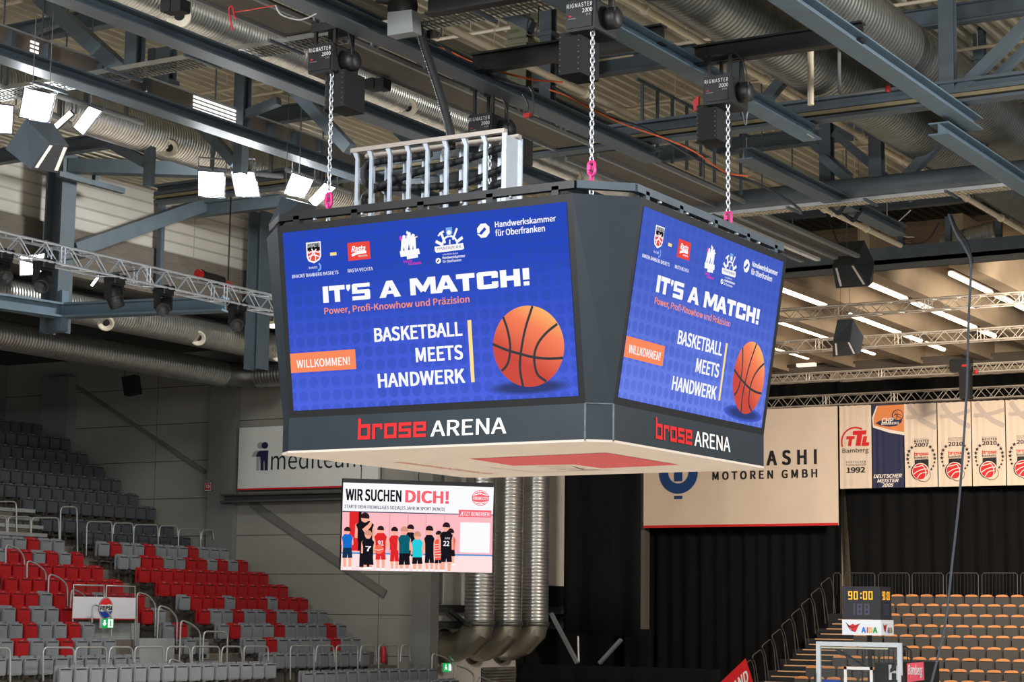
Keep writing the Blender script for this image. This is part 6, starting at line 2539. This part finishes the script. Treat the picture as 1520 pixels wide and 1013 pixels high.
flood([(146, 408), (149, 410), (137, 426), (134, 424)], Zc(141, 417, 11.3)+0.6, 'thin edge-on floodlight below the bright lighting truss', 1)
# long tubes the floods are fixed to
for (a, b, z, lb) in (((-10, 121), (104, 184), 13.0, 0), ((36, 126), (212, 182), 13.05, 1), ((296, 250), (420, 262), 12.95, 2), ((425, 252), (520, 285), 12.95, 3)):
    x_ = onz(a[0], a[1], z).x
    y0_, y1_ = onz(a[0], a[1], z).y, onz(b[0], b[1], z).y
    p, q = onz(a[0], a[1], z), onz(b[0], b[1], z)
    m = MB()
    m.tube([p, q], 0.05, 10)
    struct(m.build('flood_carrier_beam', STEEL_L))
    m = MB()
    for tt in (0.15, 0.5, 0.85):
        c = p.lerp(q, tt)
        m.box(c.x-0.03, c.x+0.03, c.y-0.03, c.y+0.03, z, 13.7)
    struct(m.build('flood_hanger_strut', GALV_D))


# ================================================================== MOVING HEADS ON THE NEAR TRUSS
def mover(px, tilt, label):
    u, v = px
    # below the truss bottom chord
    d = ray(u, v)
    p = CAM+d*((XT0-CAM.x)/d.x)
    p.z = zT-0.17
    t = thing('moving_head_lamp', label, 'stage lamp', tuple(p), 'moving heads under the bright truss')
    m_ = MB()
    m_.rbox(p.x-0.16, p.x+0.16, p.y-0.16, p.y+0.16, p.z-0.14, p.z-0.03, 0.03, 'z')
    for dy in (-0.10, 0.10):
        m_.box(p.x-0.20, p.x+0.20, p.y+dy-0.03, p.y+dy+0.03, p.z-0.04, p.z+0.05)
    m_.build('base', BLACK, t)
    m_ = MB()
    for sx in (-1, 1):
        m_.rbox(p.x-0.07, p.x+0.07, p.y+sx*0.19-0.03, p.y+sx*0.19+0.03, p.z-0.46, p.z-0.12, 0.05, 'y')
    m_.box(p.x-0.07, p.x+0.07, p.y-0.2, p.y+0.2, p.z-0.17, p.z-0.12)
    m_.build('yoke', BLACK, t)
    m_ = MB()
    ax = Vector(tilt).normalized()
    c = Vector((p.x, p.y, p.z-0.38))
    m_.lathe([(0, -0.20), (0.11, -0.19), (0.155, -0.12), (0.16, 0.12), (0.15, 0.24), (0.135, 0.25), (0.12, 0.22), (0.0, 0.21)], c, ax, 20)
    m_.lathe([(0.165, 0.02), (0.172, 0.03), (0.172, 0.06), (0.165, 0.07)], c, ax, 20)
    m_.build('head', BLACK, t)
    m_ = MB()
    m_.lathe([(0.0, 0.215), (0.10, 0.213)], c, ax, 16)
    m_.build('lens', mat('lens_dark', (40, 44, 52), 0.1, 0.1, 0.05, 3), t)


mover((170, 422), (0.25, 0.25, -1), 'black moving head tilted sideways, showing its long barrel, under the bright truss')
mover((243, 432), (0.8, -0.9, -0.6), 'black moving head facing the view, second from the cube under the bright truss')
mover((352, 455), (0.8, -0.9, -0.6), 'black moving head nearest the cube under the bright truss')
mover((65, 392), (0.6, -0.9, -0.8), 'black moving head in front of the floodlight behind the bright truss')
mover((3, 377), (0.9, -0.3, -0.6), 'black stage lamp at the picture edge under the bright truss')
# red and black chain motor on that truss
p = onx(318, 412, XT0)
p.z = zT+0.18
t = thing('truss_hoist', 'red and black chain motor lying on the bright truss, chain going up', 'chain hoist', tuple(p))
m = MB()
m.tube([(p.x, p.y-0.45, p.z+0.13), (p.x, p.y+0.25, p.z+0.10)], 0.12, 16)
m.build('motor', BLACK, t)
m = MB()
m.tube([(p.x, p.y-0.56, p.z+0.135), (p.x, p.y-0.43, p.z+0.13)], 0.10, 16)
m.tube([(p.x, p.y+0.25, p.z+0.08), (p.x, p.y+0.55, p.z+0.05)], 0.07, 16)
m.build('end_cap', REDP, t)
m = MB()
for k in range(75):
    m.torus((p.x+0.02, p.y+0.45, p.z+0.1+0.035*k), (0, 0, 1), (1, 0, 0) if k % 2 else (0, 1, 0), 0.05, 0.034, 0.008, 4, 8)
m.build('chain', BLACK, t)
# hoist on the far truss
p = ony(1431, 548, 36.0)
t = thing('truss_hoist', 'black chain motor fixed on the thin truss before the black band', 'chain hoist', tuple(p))
m = MB()
m.rbox(p.x-0.42, p.x+0.25, p.y-0.15, p.y+0.15, p.z-0.1, p.z+0.32, 0.06, 'y')
m.build('motor', BLACK, t)
m = MB()
m.box(p.x-0.12, p.x+0.22, p.y-0.14, p.y+0.14, p.z-0.95, p.z-0.1)
m.build('chain_bag', BLACKM, t)
m = MB()
m.box(p.x-0.02, p.x+0.14, p.y-0.17, p.y-0.15, p.z+0.05, p.z+0.12)
m.lathe([(0, 0), (0.06, 0), (0.06, 0.1), (0, 0.1)], (p.x+0.4, p.y, p.z-0.12), (0, -1, 0), 12)
m.build('marking', REDP, t)


# ================================================================== SPEAKERS
def speaker(front, back, label, stripes=True):
    """front / back: four corners each, clockwise from top near corner"""
    c = sum(front, Vector())/4
    t = thing('hanging_speaker', label, 'loudspeaker', tuple(c), 'hanging wedge loudspeakers')
    m_ = MB()
    m_.hexa(front, back)
    m_.build('cabinet', mat('speaker_slate', (54, 62, 68), 0.6, 0.05, 0.08, 4), t)
    n = (front[1]-front[0]).cross(front[3]-front[0]).normalized()
    if n.dot(c-sum(back, Vector())/4) < 0:
        n = -n
    m_ = MB()
    g = [c+(p-c)*0.97+n*0.006 for p in front]
    m_.hexa(g, [p-n*0.01 for p in g])
    m_.build('grille', mat('speaker_grille', (34, 34, 36), 0.8, 0, 0.1, 20), t)
    if stripes:
        for f_ in (0.10, 0.84):
            m_ = MB()
            a_, b_ = g[0].lerp(g[1], f_), g[3].lerp(g[2], f_+0.02)
            w_ = (g[1]-g[0]).normalized()*0.05
            a2, b2 = a_.lerp(b_, 0.06)+n*0.004, a_.lerp(b_, 0.93)+n*0.004
            m_.hexa([a2, a2+w_, b2+w_, b2], [p+n*0.012 for p in (a2, a2+w_, b2+w_, b2)])
            m_.build('stripe', mat('stripe_cream', (196, 186, 178), 0.5, 0, 0.03, 3), t)
    m_ = MB()
    for f_ in (0.2, 0.8):
        p_ = back[0].lerp(back[1], f_)
        m_.tube([p_, (p_.x, p_.y, 15.78)], 0.006, 5)
    m_.build('chain', RAIL_D, t)
    return t


Zs = 26.2
F = [dep(73.5, 212, Zs), dep(102, 216, Zs-0.1), dep(87, 257, Zs+0.1), dep(45.5, 251, Zs+0.2)]
Bk = [dep(38, 177, Zs+0.75), dep(80, 184, Zs+0.9), dep(73, 232, Zs+1.0), dep(8, 221, Zs+0.75)]
speaker(F, Bk, 'large slate wedge loudspeaker hanging just below the floodlight cluster')
Zs = 34.0
F = [dep(446, 300, Zs+0.2), dep(470, 306, Zs), dep(462, 345, Zs+0.1), dep(398, 335, Zs+0.2)]
Bk = [dep(418, 292, Zs+0.8), dep(450, 300, Zs+0.8), dep(440, 352, Zs+0.8), dep(400, 345, Zs+0.8)]
speaker(F, Bk, 'slate wedge loudspeaker partly hidden behind the cube edge next to the bright truss', False)
Zs = 46.0
F = [dep(1236, 397, Zs), dep(1265, 393, Zs), dep(1289, 424, Zs), dep(1241, 428, Zs)]
F = [dep(1235.5, 397, Zs+0.1), dep(1268, 392, Zs), dep(1290, 425, Zs-0.1), dep(1241, 428.5, Zs)]
Bk = [dep(1245, 360, Zs+0.9), dep(1283, 357, Zs+0.9), dep(1298, 390, Zs+0.9), dep(1296, 419, Zs+0.9)]
speaker(F, Bk, 'large slate wedge loudspeaker hanging in front of the tube-lit ceiling')
Zs = 53.0
F = [dep(1236, 509, Zs+0.1), dep(1262, 507, Zs), dep(1273, 527, Zs-0.1), dep(1236, 530, Zs)]
Bk = [dep(1243, 475, Zs+0.8), dep(1266, 474, Zs+0.8), dep(1282, 500, Zs+0.8), dep(1278, 522, Zs+0.8)]
speaker(F, Bk, 'brown-lit wedge loudspeaker hanging behind the second far truss')
p = ony(192, 571, 22.5)
t = thing('wall_speaker', 'small black loudspeaker hanging before the concrete wall under the dull duct', 'loudspeaker', tuple(p))
m = MB()
f = [ony(180, 560, 22.4), ony(200, 556, 22.4), ony(204, 583, 22.6), ony(184, 587, 22.6)]
m.hexa(f, [q+Vector((-0.15, 0.4, 0)) for q in f])
m.build('cabinet', BLACKM, t)
m = MB()
for q in (f[0], f[1]):
    m.tube([q+Vector((0, 0.15, 0)), q+Vector((0, 0.15, 0.35))], 0.012, 6)
m.build('bracket', BLACK, t)
# small black lamps clipped by the near duct
for (u, v, lb) in ((259, 8, 'black clamp lamps fixed on the near roof duct above its first nozzle'), (560, 124, 'black clamp lamp beside the hoist, on the roof duct')):
    p = onz(u, v, 12.95)
    t = thing('clamp_lamp', lb, 'stage lamp', tuple(p))
    m = MB()
    m.rbox(p.x-0.17, p.x+0.0, p.y-0.10, p.y+0.12, p.z-0.10, p.z+0.08, 0.02, 'y')
    m.rbox(p.x+0.02, p.x+0.19, p.y-0.10, p.y+0.12, p.z-0.12, p.z+0.06, 0.02, 'y')
    m.build('body', BLACKM, t)
    m = MB()
    m.box(p.x-0.02, p.x+0.04, p.y-0.03, p.y+0.03, p.z+0.06, p.z+0.3)
    m.build('clamp', STEEL, t)
# pair of black V clamps under the lower girder
for (u, v, lb) in ((1244, 305, 'black V-shaped clamp on the lower girder, nearer the cube'), (1266, 320, 'black V-shaped clamp on the lower girder, next to its cut end')):
    p = onx(u, v, 0.05)
    p.z = 12.6
    m = MB()
    m.bar((p.x-0.2, p.y, p.z+0.03), (p.x, p.y, p.z-0.15), 0.10, 0.05)
    m.bar((p.x+0.2, p.y, p.z+0.10), (p.x, p.y, p.z-0.15), 0.10, 0.05)
    tag(m.build('beam_clamp', BLACKM), lb, 'clamp', 'black beam clamps')

# ================================================================== TUBE LIGHTS OF THE FAR CEILING
TZ = 14.0
TUBES = [('a', (1160, 430), (1226.5, 453.5)), ('a', (1261.5, 467.5), (1284, 475.5)), ('a', (1288.5, 477), (1337, 494.3)), ('a', (1341.5, 497.5), (1367.5, 506)), ('a', (1374, 509.5), (1400, 519)),
         ('b', (1287, 421), (1347, 444)), ('b', (1353, 448.5), (1378.3, 457.8)), ('b', (1379.2, 459), (1400, 467.5)), ('b', (1404, 469.2), (1450.5, 487)), ('b', (1453.5, 490.5), (1477, 499)),
         ('c', (1408, 406.5), (1473, 434.5)), ('c', (1477, 438.5), (1501.5, 448.5)), ('c', (1502.5, 450.5), (1535, 464)),
         ('d', (1150, 474), (1175.5, 483.5)), ('d', (1179.5, 485), (1229, 502)), ('d', (1274.5, 518), (1294, 525)), ('e', (1146, 514.5), (1164, 520.5)), ('e', (1168.5, 522.5), (1198.5, 531.2))]
WORD = {'a': 'row nearest the hanging speakers', 'b': 'row crossing above the middle of the truss', 'c': 'outermost row by the rope', 'd': 'row beginning at the cube edge', 'e': 'lowest row by the cube edge'}
cnt = {}
rowx = {}
for r0, a, b in TUBES:
    x_ = (onz(a[0], a[1], TZ).x+onz(b[0], b[1], TZ).x)/2
    rowx.setdefault(r0, []).append(x_)
for r0, a, b in TUBES:
    cnt[r0] = cnt.get(r0, 0)+1
    x_ = sum(rowx[r0])/len(rowx[r0])
    ya, yb2 = onz(a[0], a[1], TZ).y, onz(b[0], b[1], TZ).y
    t = thing('tube_light', 'glowing warm tube light, %s in the %s' % (ordinal(cnt[r0]), WORD[r0]), 'tube light', (x_, ya, TZ), 'warm tube lights of the far ceiling')
    m = MB()
    m.tube([(x_, ya, TZ), (x_, yb2, TZ)], 0.075, 10)
    m.build('tube', G_TUBE, t)
    m = MB()
    m.box(x_-0.10, x_+0.10, ya-0.05, yb2+0.05, TZ+0.07, TZ+0.13)
    m.box(x_-0.02, x_+0.02, ya+0.3, ya+0.34, TZ+0.13, 14.846)
    m.box(x_-0.02, x_+0.02, yb2-0.34, yb2-0.3, TZ+0.13, 14.846)
    m.build('fitting', mat('fitting_brown', (92, 74, 52), 0.6, 0, 0.08, 3), t)
p = ony(1197, 542, 41.5)
t = thing('wall_lamp', 'small box lamp on the beige far wall above the thin truss', 'lamp', tuple(p))
m = MB()
m.box(p.x-0.35, p.x+0.35, 41.4, 41.6, p.z-0.06, p.z+0.06)
m.build('lamp_body', glow('lamp_pale', (250, 236, 214), 1.2), t)
m = MB()
m.tube([(p.x+0.3, 41.6, p.z), (p.x+0.5, YB, p.z+0.2)], 0.02, 6)
m.build('arm', BLACK, t)
# two yellowish lamps under the soffit by the cube
for (u0_, v0_, w_, lb) in ((388, 462, 0.42, 'flat glowing lamp under the truss next to the cube'), (408, 484, 0.34, 'yellowish glowing lamp above the stand duct, half behind the cube')):
    p = ony(u0_, v0_, 20.5)
    t = thing('soffit_lamp', lb, 'lamp', tuple(p), 'soffit lamps')
    m = MB()
    m.box(p.x-w_/2, p.x+w_/2, p.y-0.12, p.y+0.12, p.z-0.05, p.z+0.04)
    m.build('glow_panel', glow('lamp_yellow', (255, 246, 206), 2.5), t)
    m = MB()
    m.box(p.x-w_/2-0.03, p.x+w_/2+0.03, p.y-0.14, p.y+0.14, p.z+0.04, p.z+0.12)
    m.box(p.x-0.03, p.x+0.03, p.y-0.03, p.y+0.03, p.z+0.12, 13.6)
    m.build('housing', CREAM, t)
    area('soffit_light', p+Vector((0, 0, -0.08)), p+Vector((0.5, 0.5, -3)), 0.3, 60, (1.0, 0.93, 0.72), t)

# ================================================================== ROPES AND LOOSE CABLES
def cable(name, pxs, Y, r, mt, label, X=None, cat='cable', group=None):
    pts = [ony(u, v, Y) if X is None else onx(u, v, X) for u, v in pxs]
    m_ = MB()
    m_.tube(catmull(pts, 8), r, 6)
    return tag(m_.build(name, mt), label, cat, group)


cable('hanging_rope', [(1408, 318), (1418, 345), (1432, 368), (1441, 392), (1439.5, 440), (1437, 500), (1435, 580), (1430, 660), (1424, 740), (1414, 830), (1404, 920), (1391, 980), (1382, 1016)], 13.0, 0.024, mat('grey_rope', (70, 78, 88), 0.7, 0, 0.12, 20), 'long grey rope hanging from the roof in front of the championship banners', None, 'rope')
cable('roof_cable', [(580, 60), (610, 66), (655, 72), (700, 92), (745, 107), (790, 118), (835, 122)], 1.6, 0.018, ORANGE, 'orange cable drooping along the girder towards the middle hoist')
cable('roof_cable', [(815, 133), (840, 142), (880, 163), (930, 186), (985, 205), (1030, 225), (1075, 255), (1110, 262)], 4.0, 0.014, ORANGE, 'orange cable running past the middle chain towards the catwalk')
cable('roof_cable', [(820, 128), (860, 152), (900, 172), (960, 192), (1010, 222), (1050, 245), (1090, 262), (1130, 275), (1180, 305), (1190, 318)], 4.3, 0.022, BLACK, 'black cable following the orange one past the middle chain')
cable('roof_cable', [(612, 55), (640, 60), (662, 72), (680, 88), (720, 108), (752, 122), (790, 132)], 1.2, 0.022, BLACK, 'black cable lying on the girder left of the middle hoist')
cable('roof_cable', [(650, 58), (655, 42), (637, 31), (630, 50), (626, 62)], 0.6, 0.012, BLACK, 'black cable loops above the girder next to the cable bundle')
cable('roof_cable', [(786, 20), (782, 45), (787, 52), (797, 45), (800, 10)], -1.0, 0.010, BLACK, 'thin black cable loop by the uppermost hoist')
cable('roof_cable', [(776, 140), (784, 156), (782, 170), (790, 172), (791, 140), (785, 128)], 0.9, 0.012, BLACK, 'black cable loop with red plug under the middle girder')
p = ony(784, 172, 0.9)
m = MB()
m.rbox(p.x-0.07, p.x+0.04, p.y-0.03, p.y+0.03, p.z-0.03, p.z+0.04, 0.015, 'y')
tag(m.build('power_plug', REDP), 'red power plug dangling under the middle girder beside the chain', 'plug')
m = MB()
q_ = [ony(1028, 150, 2.0), ony(1037, 142, 2.0), ony(1036, 162, 2.0), ony(1030, 165, 2.0)]
m.hexa(q_, [x_+Vector((0, 0.05, 0)) for x_ in q_])
tag(m.build('warning_tag', REDP), 'red tag hanging beside the hoist above the side screen', 'tag')
cable('roof_cable', [(345, 45), (340, 15), (345, 10), (348, 24), (352, 28)], -3.5, 0.012, REDP, 'red cable clip on the catwalk edge by the first nozzle')
cable('roof_cable', [(348, 18), (380, 13), (409, 8)], -3.5, 0.007, REDP, 'thin red cable stretched across the catwalk boards')
cable('roof_cable', [(409, 8), (418, 22), (440, 29), (455, 27), (470, 20)], -3.5, 0.012, RAIL, 'pale cable sagging between catwalk rail and girder')
cable('roof_cable', [(1100, 160), (1107, 185), (1112, 165), (1140, 176), (1165, 190), (1190, 194), (1208, 205)], 6.4, 0.014, RAIL, 'pale cable drooping along the short blue girder')
cable('roof_cable', [(1245, 290), (1240, 312), (1234, 322)], 12.0, 0.02, RAIL, 'pale cable end hanging from the lower girder')
cable('roof_cable', [(1395, 330), (1375, 358), (1340, 362), (1310, 350), (1300, 330)], 20.5, 0.02, BLACK, 'black cable sagging above the box girder')
cable('roof_cable', [(1352, 312), (1330, 335), (1340, 350), (1357, 352)], 20.0, 0.018, RAIL, 'pale cable loop above the box girder')
cable('roof_cable', [(1412, 320), (1420, 340), (1436, 362), (1443, 390)], 14.0, 0.028, BLACK, 'black cable leading down to the grey rope')
cable('roof_cable', [(1225, 310), (1232, 330), (1240, 352), (1245, 362)], 16.0, 0.018, BLACK, 'black cable running down to the far wedge loudspeaker')
# stub posts and box hangers over the box girder
m = MB()
for u, va, vb in ((1338, 330, 383), (1408, 322, 372), (1483, 318, 370), (1160, 395, 412)):
    p, q = ony(u, vb, 21.9), ony(u, va, 21.9)
    m.bar(p, q, 0.14, 0.14)
struct(m.build('box_beam_hanger', STEEL))
